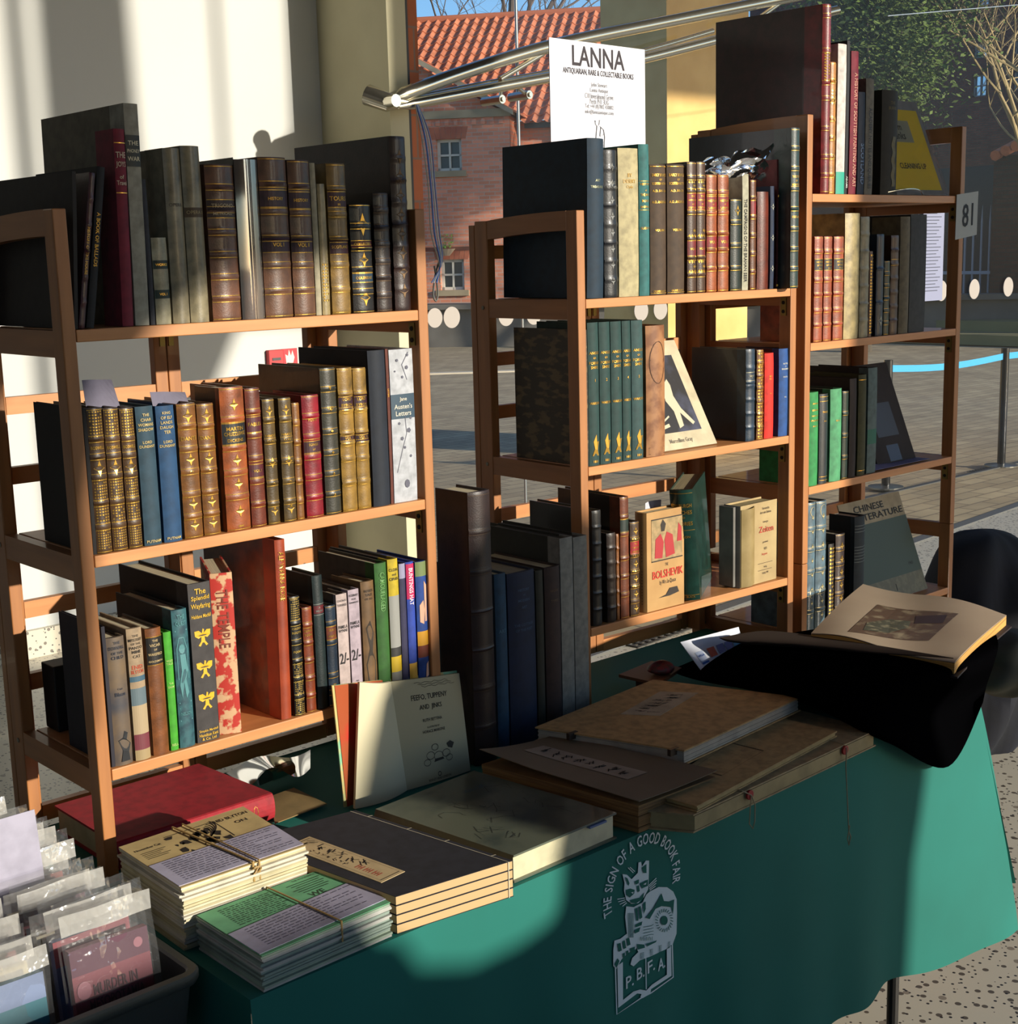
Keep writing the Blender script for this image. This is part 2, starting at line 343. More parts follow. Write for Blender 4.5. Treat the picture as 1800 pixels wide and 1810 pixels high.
wins += [(wins[0][0]-3.2, wins[0][1]-3.2, wins[0][2], wins[0][3]), (wins[1][0]-3.2, wins[1][1]-3.2, wins[1][2], wins[1][3])]
# wing front wall with window openings
g = G()
def wall_with(g, x0, x1, z0, z1, ops, y0, y1, mi=0):
    xs = sorted({x0, x1}|{v for o in ops for v in o[:2]}); zs = sorted({z0, z1}|{v for o in ops for v in o[2:]})
    for i in range(len(xs)-1):
        for j in range(len(zs)-1):
            cx, cz = (xs[i]+xs[i+1])/2, (zs[j]+zs[j+1])/2
            if any(o[0] < cx < o[1] and o[2] < cz < o[3] for o in ops): continue
            g.box(xs[i], xs[i+1], y0, y1, zs[j], zs[j+1], mi)
wall_with(g, -9, 0, 0, zc, [w_ for w_ in wins if w_[0] > -9], 0, .3)
g.prism([(-9, zc), (0, zc), (-4.5, zc+sl*4.5)], 0, .3, lambda x, z, q: (x, q, z))
g.build('wing_wall', BRK, BR)
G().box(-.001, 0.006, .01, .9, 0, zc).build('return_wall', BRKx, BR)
g = G(); wall_with(g, .006, 4.2, 0, zc-.05, [], .9, 1.2); g.build('main_wall', BRK, BR)
STONE = mat('a89878', .8, nz=(2, '8c7e62', .3, .7))
G().box(-9, .04, -.05, 0, zc-.02, zc+.14).build('cornice', STONE, BR)
g = G()
for i in range(46): g.box(-.12-.19*i-.09, -.12-.19*i, -.035, 0, zc-.16, zc-.05)
g.build('dentil_course', BRK, BR)
G().box(-9, .03, -.02, 0, 1.9, 1.98).build('string_course', mat('6c3c2c', .8), BR)
for (x0, x1, z0, z1) in wins:
    if x1 < -9: continue
    f = G()
    for a in ((x0, x0+.06, z0, z1), (x1-.06, x1, z0, z1), (x0, x1, z0, z0+.06), (x0, x1, z1-.06, z1), ((x0+x1)/2-.02, (x0+x1)/2+.02, z0, z1), (x0, x1, (z0+z1)/2-.02, (z0+z1)/2+.02)):
        f.box(a[0], a[1], .08, .13, a[2], a[3])
    fo = f.build('window_frame', mat('c8c4b4', .6), BR)
    G().box(x0, x1, .14, .16, z0, z1).build('pane', mat('3c4448', .15), fo)
    G().box(x0-.1, x1+.1, -.07, 0, z0-.12, z0).build('window_sill', STONE, fo)
    g = G()
    for i in range(7): g.prism([(x0-.1+(x1-x0+.2)*i/7+.005, z1), (x0-.1+(x1-x0+.2)*(i+1)/7-.005, z1), (x0-.16+(x1-x0+.32)*(i+1)/7-.005, z1+.24), (x0-.16+(x1-x0+.32)*i/7+.005, z1+.24)], -.008, 0, lambda x, z, q: (x, q, z))
    g.build('window_arch', mat('b46848', .8, nz=(4, '94503a', .3, .7)), fo)
# roofs: pantiles as real rolls
TILE = mat('cc7c54', .8, nz=(3.5, 'a05c3c', .35, .7))
def roof(name, P0, U, Vv, nu, nvv, parent, pitch=.24):
    """P0 eave start, U along eave (vector for whole width), V up the slope"""
    g = G(); N = U.cross(Vv).normalized()
    if N.z < 0: N = -N
    W = U.length; per = 8; rows = nvv
    def fn(u, v):
        k = u*nu*2*math.pi; row = v*rows; fr = row-math.floor(row)
        hh = .05*max(0, math.sin(k))**.8 if math.sin(k) > 0 else .015*math.sin(k)
        return P0+U*u+Vv*v+N*(hh+.03*(1-fr))
    n_u = nu*per; vs = []; fs = []
    for j in range(rows):
        for e in (0.001, .999):
            for i in range(n_u+1): vs.append(tuple(fn(i/n_u, (j+e)/rows)))
    rowlen = n_u+1
    for j in range(2*rows-1):
        for i in range(n_u): fs.append((j*rowlen+i, j*rowlen+i+1, (j+1)*rowlen+i+1, (j+1)*rowlen+i))
    g.add(vs, fs); return g.build(name, TILE, parent, smooth=True, fixn=False)
rz_ = fac(900, 30, 5.4)[1]
roof('roof', Vector((-14, .45, zc-.15)), Vector((18.4, 0, 0)), Vector((0, 4.95, rz_-zc+.15)), 77, 16, BR)
G().tube([(-14, 5.45, rz_+.02), (4.4, 5.45, rz_+.02)], .11, 10).build('ridge', mat('b06440', .8), BR)
g = G().prism([(0.12, zc-.02), (.12, zc+.08), (-4.5, zc+.08+sl*4.62), (-4.5, zc-.04+sl*4.62)], -.22, .0, lambda x, z, q: (x, q, z)); g.build('verge_board', mat('8c8470', .8), BR)
g = G().prism([(-4.5, zc+sl*4.5+.12), (.25, zc-.02), (.25, zc+.02), (-4.5, zc+sl*4.5+.16)], -.2, 1.6, lambda x, z, q: (x, q, z)); g.build('wing_roof', TILE, BR)
G().tube([(.95, .80, 0), (.95, .80, zc-.3)], .06, 8).build('drainpipe', mat('24282a', .6), BR)
G().box(.2, 4.3, .62, .74, zc-.22, zc-.12).build('gutter', mat('3c4244', .6), BR)
# flower basket on wing wall
xb, zb_ = fac(792, 440)
t = thing('wall_planter', 'small pale wall planter with a green plant above the lower sash window', 'planter')
c0 = CO+ex*xb-ey*.03+Vector((0, 0, zb_))
g = G().tube([c0-ey*.12+Vector((0, 0, -.14)), c0-ey*.12+Vector((0, 0, .0))], [.07, .19], 12); g.build('basket', mat('b0a088', .8), t)
g = G(); rr = random.Random(4)
for i in range(60):
    a = c0-ey*.12+Vector((rr.uniform(-.15, .15), rr.uniform(-.1, .1), rr.uniform(0, .28))); d = Vector((rr.uniform(-1, 1), rr.uniform(-1, 1), rr.uniform(0, 1)))*.05
    g.add([a, a+d, a+d*.5+Vector((.03, 0, .03))], [(0, 1, 2)])
g.build('plant', mat('5c8c2c', .7), t, fixn=False); rebase(t)
# plinth wall and kerbs in front
t = tag(G().box(0, 26, 0, .5, 0, .75).box(-.1, 26.1, -.15, .6, .75, .85).build('yard_wall', mat('6c6860', .85, nz=(1.5, '545048', .3, .7))), 'low grey wall at the foot of the brick building', 'wall')
t.location = CO+ex*-11-ey*1.6; t.rotation_euler = (0, 0, ba)
for i, (py, ln, c, lb) in enumerate(((598, 9, 'b8a880', 'long pale stone kerb across the far side of the yard'), (655, 6, 'c0b49c', 'narrow white kerb line across the nearer paving'))):
    p = at(900, py, 2, FL); o = G().box(-ln/2, ln/2, -.1, .1, -.02, .06 if i == 0 else .004).build('kerb', mat(c, .85)); o.location = p; o.rotation_euler = (0, 0, R(-38)); tag(o, lb, 'kerb')
# dark brick building to the right with reflecting windows, beyond the trees
t = thing('dark_building', 'tall dark brick building with blue reflecting windows behind the trees at right', 'building')
BX = 44.
DB = brickmat('6c3a2c', '582e24', '4c3a32', ms=.01, axis='yz', nz=.5)
ya = at(1845, 100, 0, BX).y; yb = at(1440, 100, 0, BX).y
def fx_(px, py): p = at(px, py, 0, BX); return p.y, p.z
ops = []
for (a, b_, c, d_) in ((1720, 74, 1746, 104), (1718, 130, 1744, 172), (1792, 66, 1818, 98), (1790, 122, 1816, 160), (1724, -8, 1750, 12), (1500, 15, 1526, 45)):
    y1_, z0_ = fx_(a, d_); y0_, z1_ = fx_(c, b_); ops.append((y0_, y1_, z0_, z1_))
g = G()
xs = sorted({ya-6, yb+3}|{v for o in ops for v in o[:2]}); zs = sorted({FL, 13.}|{v for o in ops for v in o[2:]})
for i in range(len(xs)-1):
    for j in range(len(zs)-1):
        cy, cz = (xs[i]+xs[i+1])/2, (zs[j]+zs[j+1])/2
        if any(o[0] < cy < o[1] and o[2] < cz < o[3] for o in ops): continue
        g.box(BX, BX+.4, xs[i], xs[i+1], zs[j], zs[j+1])
g.box(BX+.4, BX+8, ya-6, yb+3, FL, 13)
g.build('brick_wall', DB, t)
for (a, b_, c, d_) in ops:
    f = G()
    for q in ((a, a+.05, c, d_), (b_-.05, b_, c, d_), ((a+b_)/2-.02, (a+b_)/2+.02, c, d_), (a, b_, (c+d_)/2-.02, (c+d_)/2+.02), (a, b_, c, c+.05), (a, b_, d_-.05, d_)): f.box(BX+.12, BX+.16, *q)
    fo = f.build('window_frame', mat('8c9094', .6), t); G().box(BX+.17, BX+.2, a, b_, c, d_).build('pane', mat('a8bcd0', .03, 1.0), fo)
rebase(t)
# gate with white railings in a dark opening, brick wall with tiled coping
FX = 24.
def gx(px, py): p = at(px, py, 0, FX); return p.y, p.z
t = thing('railing_gate', 'white spiked railings before a dark blue doorway across the yard', 'railing')
y1_, zt = gx(1632, 400); y0_, zb_ = gx(1768, 575)
G().box(FX+.3, FX+.4, y0_-.2, y1_+1, zb_, zt+1.1).build('door_panel', mat('141c26', .6), t)
g = G()
for i in range(11):
    y = y0_+.1+(y1_-y0_)*(i/10.); g.tube([(FX, y, zb_), (FX, y, zt+.05), (FX, y, zt+.35)], [.022, .022, .002], 6)
g.build('bar', mat('8c94a0', .5), t)
yy, zr = gx(1700, 482); G().box(FX-.03, FX+.03, y0_, y1_, zr-.03, zr+.03).build('rail', mat('8c94a0', .5), t); rebase(t)
t = thing('yard_brick_wall', 'dark brick outhouse with an orange tiled edge at the right picture edge', 'wall')
yw, zw = gx(1768, 262); g = G().box(FX-.2, FX+.3, yw-6, yw, FL, zw-.15); g.build('brick_wall', brickmat('4c2e20', '3e2418', '342c26', axis='yz'), t)
g = G()
for i in range(30): g.tube([(FX-.35, yw-.1-i*.2, zw-.15+min(i, 6)*.07), (FX+.5, yw-.1-i*.2, zw+.1+min(i, 6)*.07)], .1, 8)
g.build('tiled_edge', TILE, t); rebase(t)
o = tag(G().box(FX-2.2, FX+.0, yw-7, y1_+14, FL, FL+.18).box(FX-1.2, FX+.0, yw-7, y1_+14, FL+.18, FL+.36).build('stone_step', mat('8c8458', .85, nz=(1, '74704c', .3, .7))), 'broad mossy stone steps in front of the railings', 'step'); rebase(o)
o = G().box(-.14, .14, 0, .004, -.36, .36).build('notice', mat('8488a0', .7)); o.location = at(1650, 443, 1, GY-.01); tag(o, 'white printed notice sheet stuck to the glass wall', 'notice')
g = G()
for i in range(26): g.box(-.10, .10-.03*((i*7) % 3), -.0012, 0, .31-i*.024, .315-i*.024)
g.build('printed_lines', mat('303440', .7), o)
# trees
def tree(name, label, base, h, n, seed, leaf=None, spread=1., leafn=0, barkc='4c4436', lz=.35, cat='tree', kids=3, rad=.022):
    rr = random.Random(seed); t = thing(name, label, cat, base)
    g = G(); tips = []
    def grow(p, d, L, r, k):
        pts = [p]; q = p.copy(); dd = d.copy()
        for i in range(4):
            dd = (dd+Vector((rr.uniform(-1, 1), rr.uniform(-1, 1), rr.uniform(-.5, .8)))*.16).normalized(); q = q+dd*L/4; pts.append(q.copy())
        g.tube(pts, [r*(1-.45*i/4) for i in range(5)], 5 if k > 1 else 8, caps=False)
        tips.append((q, k)); 
        if k >= n: return
        for j in range(kids+(k == 0)*2):
            s = rr.uniform(.35, 1); pp = pts[min(4, int(s*4)+1)]
            nd = (dd+Vector((rr.uniform(-1, 1), rr.uniform(-1, 1), rr.uniform(-.25, .7)))*.9*spread).normalized()
            grow(pp, nd, L*rr.uniform(.55, .8), r*.5, k+1)
    grow(Vector((0, 0, 0)), Vector((0, 0, 1)), h*.42, h*rad, 0)
    g.build('trunk', mat(barkc, .85), t, smooth=True, fixn=False)
    if leaf:
        f = G(); P = [q for q, k in tips if k >= 1]
        for i in range(leafn):
            c = rr.choice(P)+Vector((rr.gauss(0, 1), rr.gauss(0, 1), rr.gauss(0, .8)))*h*lz*.28
            a = Vector((rr.uniform(-1, 1), rr.uniform(-1, 1), rr.uniform(-1, 1))).normalized(); b_ = a.orthogonal().normalized(); s = rr.uniform(.03, .08)*h/9
            f.add([c-a*s, c+b_*s*.45, c+a*s, c-b_*s*.45], [(0, 1, 2, 3)])
        f.build('foliage', mat(leaf, .7, nz=(1.6, shade(leaf, .55), .3, .7)), t, fixn=False)
    return t
def gpos(px, dist): d = ray(px, 437); d = Vector((d.x, d.y, 0)).normalized(); return Vector((EYE.x, EYE.y, 0))+d*dist+Vector((0, 0, FL-.02))
tree('evergreen_tree', 'dense dark evergreen tree growing beyond the yard at right', gpos(1528, 25), 7.6, 3, 11, leaf='64782a', leafn=42000, lz=.2, spread=.55)
tree('bare_tree', 'bare winter tree with pale branches before the dark brick building', gpos(1840, 26), 8.2, 6, 5, barkc='a08c60', spread=1.5, rad=.010)
tree('bare_tree', 'bare twiggy tree above the pantile roof ridge', gpos(880, 48), 15., 6, 8, barkc='5c5048', spread=1.1, kids=3)
# barrier posts and blue tape outside
def post(px, py, lb):
    p = at(px, py, 2, FL); t = thing('barrier_post', lb, 'post', p)
    G().tube([(0, 0, 0), (0, 0, .012), (0, 0, .02)], [.13, .13, .05], 24).build('base', mat('9c9a90', .3, .9), t)
    G().tube([(0, 0, .012), (0, 0, .95)], .032, 16).build('pole', mat('08090a', .25), t, smooth=True)
    return p
pa = post(1770, 824, 'black barrier post with a round base standing at the right picture edge'); pb = post(1566, 862, 'barrier post seen through the right bookcase, low on the paving')
a = at(1612, 662, 1, pa.y); b_ = Vector((pa.x, pa.y, a.z+.02))
t = G().slab(lambda u, v: (pb.x+.035+(pa.x-.07-pb.x)*u, pb.y+(pa.y-pb.y)*u+.0*v, FL+.86+.05*v-.03*math.sin(u*math.pi)), 12, 1, .0)
g = G().grid(lambda u, v: (pb.x+.035+(pa.x-.07-pb.x)*u, pb.y+(pa.y-pb.y)*u, FL+.86+.05*v-.03*math.sin(u*math.pi)), 12, 1).grid(lambda u, v: (pa.x+.035+1.5*u, pa.y-.1*u, FL+.86+.05*v), 6, 1)
o = g.build('barrier_tape', mat('2c9cd0', .5), None, fixn=False); tag(o, 'bright blue barrier tape stretched between the two posts', 'tape'); rebase(o)
o = G()
for i in range(9): o.box(-.16+i*.04, -.14+i*.04, -.05, .05, 0, .004)
o = o.build('drain_grate', mat('2c2820', .7)); o.location = at(1738, 831, 2, FL); tag(o, 'small slotted drain grate in the paving by the barrier post', 'grate')

g = G(); pg = at(1180, 1112, 2, FL)
for i in range(14): g.box(-.35+i*.05, -.335+i*.05, -.09, .09, .001, .006)
for i in range(6): g.box(-.35, .32, -.09+i*.034, -.08+i*.034, .001, .005)
o = g.build('floor_grille', mat('3c3a34', .5, .5)); o.location = (pg.x, pg.y, FL); o.rotation_euler = (0, 0, .088); tag(o, 'metal floor grille set in the terrazzo below the middle bookcase', 'grille')
# ---------------------------------------------------------------- bookcases
WOOD_Z = mat('b0743f', .5, nz=(9, '966034', .3, .75), stretch=(6, 6, .5), coat=.15)  # posts darker than the shelves: unlit-side shade put into the wood colour
WOOD_X = mat('cc8c54', .5, nz=(9, 'b87844', .3, .75), stretch=(.5, 6, 6), coat=.15)
WOOD_Y = mat('b0743f', .5, nz=(9, '966034', .3, .75), stretch=(6, .5, 6), coat=.15)  # side rails darkened likewise, standing in for shade on unlit faces
BRASS = mat('8a7a48', .4, .9)
CW = .665; SP = .3512; PT = .1806; Z0 = .19; PX = .022
CASES = [((0, 0, 0), 0, 0), ((1.1358, .0368, 0), -.0363, 1), ((1.8643, .0003, .2176), .005, 2)]
def bookcase(loc, rz, label, zb=0., depth=.345):
    t = thing('folding_bookcase', label, 'bookcase', loc, (0, 0, rz), 'folding beech bookcases')
    H = Z0+2*SP+PT; D = depth
    for sx, x0 in ((0, -PX), (1, CW)):
        x1 = x0+PX
        g = G().box(x0, x1, 0, .034, zb, H, 0); g.build('post', WOOD_Z, t, bevel=.002)
        g = G().box(x0, x1, D-.055, D-.012, zb, H-.012, 0); g.build('post', WOOD_Z, t, bevel=.002)
        for k, (za, zc) in enumerate([(Z0-.042, Z0-.001), (Z0+SP-.042, Z0+SP-.001), (Z0+2*SP-.042, Z0+2*SP-.001), (H-.042, H)]):
            if k == 3:
                g = G().slab(lambda u, v: (x0+.001+v*(PX-.002), .034+u*(D-.089), zc-.012*u*u*1.0), 8, 1, .04)
            else: g = G().box(x0+.001, x1-.001, .034, D-.055, za, zc)
            g.build('side_rail', WOOD_Y, t)
    for k in range(3):
        z = Z0+k*SP
        G().box(.001, CW-.001, 0, D-.06, z-.019, z).build('shelf', WOOD_X, t, bevel=.0015)
    shelves = [o for o in COL.objects if o.parent == t and o.name.startswith('shelf')]
    mid = CW/2; bp = []
    for x0, x1 in ((-PX, .02), (mid-.026, mid-.001), (mid+.001, mid+.026), (CW-.02, CW+PX)):
        G().box(x0, x1, D-.011, D+.009, zb, H-.02).build('back_post', WOOD_Z, t, bevel=.0015); bp.append(COL.objects[-1])
    for zc in (Z0-.178, Z0+.07, Z0+SP-.15, Z0+SP+.09, Z0+2*SP-.14, Z0+2*SP+.1):
        for x0, x1 in ((.021, mid-.027), (mid+.027, CW-.021)):
            G().box(x0, x1, D-.009, D+.007, zc-.014, zc+.016).build('back_rail', WOOD_X, t)
    for k in range(3):
        z = Z0+k*SP-.02
        if k:
            for s in (-1, 1):
                G().box(mid+s*.009-.005, mid+s*.009+.005, D-.0135, D-.011, z-.035, z-.008).build('hinge', BRASS, bp[1] if s < 0 else bp[2])
        g = G().box(CW-.0025, CW, .012, .028, z-.045, z-.003, 0)
        for zz in (z-.035, z-.014): g.tube([(CW-.0035, .02, zz), (CW-.0024, .02, zz)], .0045, 10, 1)
        g.build('shelf_bracket', [BRASS, mat('1a140c', .8)], shelves[k])
    for s in (0, 1, 2):
        z = Z0+s*SP-.02
        G().tube([(-PX-.0012, D-.035, z), (-PX, D-.035, z)], .0045, 12).build('screw', mat('777064', .4, .8), t)
    return t
bookcase(CASES[0][0], 0, 'wooden folding bookcase at the left end of the green table, nearest the white wall')
bookcase(CASES[1][0], CASES[1][1], 'wooden folding bookcase standing in the middle of the row on the green table')
bookcase(CASES[2][0], CASES[2][1], 'wooden folding bookcase with the 81 sheet, stacked on top of another at the right')
LZ = CASES[2][0][2]-(Z0+2*SP+PT)-.001
bookcase((CASES[2][0][0], CASES[2][0][1], LZ), CASES[2][1], 'lower wooden bookcase on the floor that carries the right-hand bookcase', zb=-.8-LZ)
CASES.append(((CASES[2][0][0], CASES[2][0][1], LZ), CASES[2][1], 3))

def c2w(ci, x, y, z):
    (lx, ly, lz), a, _ = CASES[ci]
    return Vector((lx+x*math.cos(a)-y*math.sin(a), ly+x*math.sin(a)+y*math.cos(a), lz+z))

# ---------------------------------------------------------------- books
def book(label, w, h, d, c, b=None, page='d8cba8', bands=0, gl=(), lab=(), tx=(), bulge=.16, lea=None, plain=False, stripes=(), jacket=None, name='book', cat='book', deco=None, glc=GOLD, boards=True, txc=None, vt=None, tail=None, group=None):
    """spine towards -Y, bottom at z=0; fractions are measured from the foot of the spine"""
    t = thing(name, label, cat, group=group)
    Bf = min(bulge*w, .009)
    lea = bool(bands) if lea is None else lea
    mk = leather if lea else clothm
    ms = mk(c) if isinstance(c, str) else c; mb = (mk(b) if isinstance(b, str) else b) if b else ms
    tb = min(.003, w*.18)
    bz = [(i+1)/(bands+1) for i in range(bands)] if isinstance(bands, int) else list(bands)
    def ys(x): return -Bf*(1-(2*x/w)**2)
    nz_ = max(8, int(h/.004)) if bz else 6
    zs = [i/nz_ for i in range(nz_+1)]
    def bump(f):
        e = 0
        for q in bz:
            dd = abs(f-q)*h
            if dd < .0035: e = max(e, .0017*math.cos(dd/.0035*math.pi/2))
        return e
    nx = 8
    g = G(); o = 0
    vs = []
    for f in zs:
        e = bump(f)+(.0 if 0 < f < 1 else -.001)
        for i in range(nx+1):
            x = -w/2+w*i/nx; yy = ys(x)
            vs.append((x*(1+(e*.6/w if abs(x) < w/2 else 0)), yy-e, f*h))
    n1 = len(vs)
    for f in zs:
        vs.append((-w/2, .003, f*h)); vs.append((w/2, .003, f*h))
    fs = []
    for k in range(len(zs)-1):
        for i in range(nx): fs.append((k*(nx+1)+i, k*(nx+1)+i+1, (k+1)*(nx+1)+i+1, (k+1)*(nx+1)+i))
        fs.append((n1+2*k, k*(nx+1), (k+1)*(nx+1), n1+2*k+2)); fs.append((k*(nx+1)+nx, n1+2*k+1, n1+2*k+3, (k+1)*(nx+1)+nx)); fs.append((n1+2*k+1, n1+2*k, n1+2*k+2, n1+2*k+3))
    fs.append(tuple(range(nx+1))+(n1+1, n1)); L = (len(zs)-1)
    fs.append((n1+2*L, n1+2*L+1)+tuple(L*(nx+1)+i for i in range(nx, -1, -1)))
    g.add(vs, fs, 0)
    sp = d*.16
    if boards:
        for s in (-1, 1):
            xa, xb = (-w/2, -w/2+tb) if s < 0 else (w/2-tb, w/2)
            if b: g.box(xa, xb, .002, sp, 0, h, 0); g.box(xa, xb, sp, d, 0, h, 1)
            else: g.box(xa, xb, .002, d, 0, h, 0)
    g.build('cover', [ms, mb], t, smooth=True)
    q = .0035 if boards else 0
    G().box(-w/2+tb*.9, w/2-tb*.9, .003, d-q, q, h-q-.001).build('page_block', mat(page, .85, nz=(8, shade(page, .8), .3, .7), stretch=(60, 1, 1)), t)
    sf = lambda off: (lambda x, z: (x, ys(x)-bump(z/h)-off, z))
    def band(gg, f0, f1, mi, off, frac=.98):
        gg.grid(lambda u, v: sf(off)((u-.5)*w*frac, (f0+(f1-f0)*v)*h), 8, max(1, int((f1-f0)*h/.003)), mi)
    if stripes:
        gg = G(); mats = []
        for (f0, f1, hx) in stripes: mats.append(mat(hx, .6)); band(gg, f0, f1, len(mats)-1, .0003, 1.)
        gg.build('spine_panel', mats, t, fixn=False)
    for (f0, f1, hx) in lab:
        gg = G(); band(gg, f0, f1, 0, .0004); tl = gg.build('title_label', mat(hx, .5, nz=(60, shade(hx, .7), .4, .7)), t, fixn=False)
        gg = G(); hit = False
        for q in tx:
            if f0 <= q[1] <= f1: put_text(gg, q[0], 0, q[1]*h, w*.86, q[2]*h, sf(.0009)); hit = True
        if hit: gg.build('lettering', mat(txc, .5) if txc else glc, tl, fixn=False)
        tx = [q for q in tx if not f0 <= q[1] <= f1]
    gg = G(); have = False
    lines = list(gl)
    if gl == 'b': lines = [x for q2 in bz for x in (q2-.0045/h*1.1, q2+.0045/h*1.1)]+[.012, .988]
    for f in lines:
        tk = .0006/h; band(gg, f-tk, f+tk, 0, .0006, .99); have = True
    if lab and gl == 'b':
        for (f0, f1, hx) in lab: band(gg, f0, f0+.0012/h, 0, .0007); band(gg, f1-.0012/h, f1, 0, .0007)
    if deco:
        deco(gg, w, h, sf(.0007)); have = True
    if have: gg.build('gilt_tooling', glc, t, fixn=False)
    if tx or vt:
        gg = G()
        for s_, fc, hh in tx: put_text(gg, s_, 0, fc*h, w*.86, hh*h, sf(.0009))
        if vt: put_text(gg, vt[0], 0, vt[1]*h, vt[2]*h, w*.5, sf(.0009), vert=1)
        gg.build('lettering', mat(txc, .5) if txc else glc, t, fixn=False)
    if jacket:
        # clear wrapper
        J = G(); e = .0012
        J.grid(lambda u, v: ((u-.5)*(w+2*e), ys((u-.5)*w)-.002, v*h), 8, 1)
        J.box(-w/2-e, -w/2-e*.6, -.001, d, 0, h+.003); J.build('clear_wrapper', jacket, t, smooth=True, fixn=False)
    t['_w'] = w
    return t

def solve(fn, target, lo, hi):
    fl = fn(lo) < target
    for _ in range(40):
        mid = (lo+hi)/2
        if (fn(mid) < target) == fl: lo = mid
        else: hi = mid
    return (lo+hi)/2
def shelfbook(ci, lv, xl, xr, ytop, label, c, fx=None, d=None, lean=0., yo=.008, rz=0., **k):
    """place a book on shelf lv of case ci so that its spine foot spans xl..xr and its head reaches ytop"""
    z = Z0+lv*SP+.0005
    X0 = solve(lambda x: pr(c2w(ci, x, yo, z))[0], xl, -.1, .9); X1 = solve(lambda x: pr(c2w(ci, x, yo, z))[0], xr, -.1, .9)
    wd = max(.006, X1-X0-.0008)
    h = solve(lambda hh: -pr(c2w(ci, (X0+X1)/2+hh*math.sin(R(lean)), yo, z+hh*math.cos(R(lean))))[1], -ytop, .02, .6)
    if fx is not None:
        d = solve(lambda dd: -pr(c2w(ci, X0+h*math.sin(R(lean)), yo+dd, z+h))[0], -fx, .05, .318)
    if d is None: d = min(.27, h*.68)
    t = book(label, wd, h, d, c, **k)
    a = R(lean)
    dz = abs(math.sin(a))*wd/2
    t.location = c2w(ci, (X0+X1)/2, yo, z+dz); t.rotation_euler = (0, a, CASES[ci][1]+rz)
    return t
def dots(n, s=.35, f0=.06, f1=.94):
    def fn(g, w, h, sf):
        for i in range(n):
            f = f0+(f1-f0)*(i+.5)/n; r = min(w*s/2, h*(f1-f0)/n*.3)
            g.poly([(r*math.cos(a*math.pi/4)*(1 if a % 2 == 0 else .45), f*h+1.3*r*math.sin(a*math.pi/4)*(1 if a % 2 == 0 else .45)) for a in range(8)], sf)
    return fn
def dense(f0, f1, rows, cols=5, seed=1):
    def fn(g, w, h, sf):
        rr = random.Random(seed)
        for i in range(rows):
            for j in range(cols):
                if rr.random() < .12: continue
                x = (-.44+.88*(j+.5)/cols)*w; z = (f0+(f1-f0)*(i+.5)/rows)*h; a = w*.44/cols*.8; bb = h*(f1-f0)/rows*.36
                o = rr.uniform(-.3, .3)*a
                g.poly([(x-a, z+o), (x+o, z+bb), (x+a, z), (x, z-bb)], sf)
    return fn
def multi(*fns):
    def fn(g, w, h, sf):
        for q in fns: q(g, w, h, sf)
    return fn
# ---- left bookcase, top shelf
B = shelfbook
B(0, 2, 132.5, 138, 303, 'large black-grey folio at the far left of the top shelf, leaning behind the post', '26221f', lean=4, d=.30, fx=None, bulge=0)
B(0, 2, 139, 150, 306, 'thin burgundy quarter-bound book leaning right next to the black folio', '4a1a20', lean=9, bands=5, vt=('HISTORY OF THE HOUSE', .5, .6), d=.22, glc=GOLDD)
B(0, 2, 153, 167, 296, 'thin black book with gilt spine lettering leaning beside the burgundy one', '1b1a1c', lean=9, vt=('A BOOK OF BALLADS', .55, .5), d=.22, glc=GOLDD)
B(0, 2, 217, 237, 228, 'red cloth book lettered THE JOYS standing on the left bookcase top shelf', '7c1c30', tx=(('THE', .87, .03), ('JOYS', .82, .035), ('of', .76, .02), ('Travel', .73, .03)), gl=(.93, .68), d=.06, txc='cdbba0', lean=1.5, lea=False)
B(0, 2, 240, 265, 183, 'tallest grey cloth book with a black title label, left bookcase top shelf', '9c9888', b='6a6250', fx=72, lean=1, lab=((.72, .86, '15201f'),), tx=(('THE', .825, .02), ('PHONEY', .79, .02), ('WAR', .755, .02)), txc='d8d0b0', bulge=.05)
B(0, 2, 267, 276, 317, 'thin slate-grey book squeezed beside the tallest grey book', '34353c', d=.19)
B(0, 2, 277, 304, 420, 'small cream vellum book with two dark green labels, shortest on the top shelf', 'aaa284', lab=((.64, .74, '20342c'), (.3, .4, '20342c')), tx=(('WORKS', .69, .03), ('VOL I', .35, .03)), lea=True, d=.15)
B(0, 2, 307, 337, 262, 'plain vellum-bound folio, left of the two tall cream ones', '8f8468', fx=255, d=None, lea=True, tx=(('OPERA', .68, .02),), txc='5a5040', bulge=.22)
B(0, 2, 338, 371, 258, 'vellum-bound folio with a brown stained title, right of the two tall cream ones', '93886a', lea=True, d=.25, stripes=((.60, .655, '54432c'),), tx=(('OPERA II', .628, .02),), txc='9b8a60', bulge=.22)
B(0, 2, 377, 427, 291, 'thick brown calf folio lettered with a dark label and worn orange foot', '6e452e', bands=6, lab=((.66, .78, '3a2620'),), tx=(('TRIGONO', .74, .025), ('METRICALL', .69, .02)), fx=360, txc='a89878', gl='b', glc=GOLDD)
B(0, 2, 429, 467, 282, 'brown book in a shiny clear wrapper on the left bookcase top shelf', '5a3e2c', lea=True, d=.22, jacket=film('ffffff', .05, .9, .05))
B(0, 2, 470, 519, 278, 'broad brown calf volume with two purple labels, left one of the pair', '69452f', bands=5, lab=((.69, .80, '3c1e2a'), (.41, .51, '3c1e2a')), tx=(('VOL I', .46, .025), ('HISTORY', .745, .02)), gl='b', glc=GOLDD, d=.23)
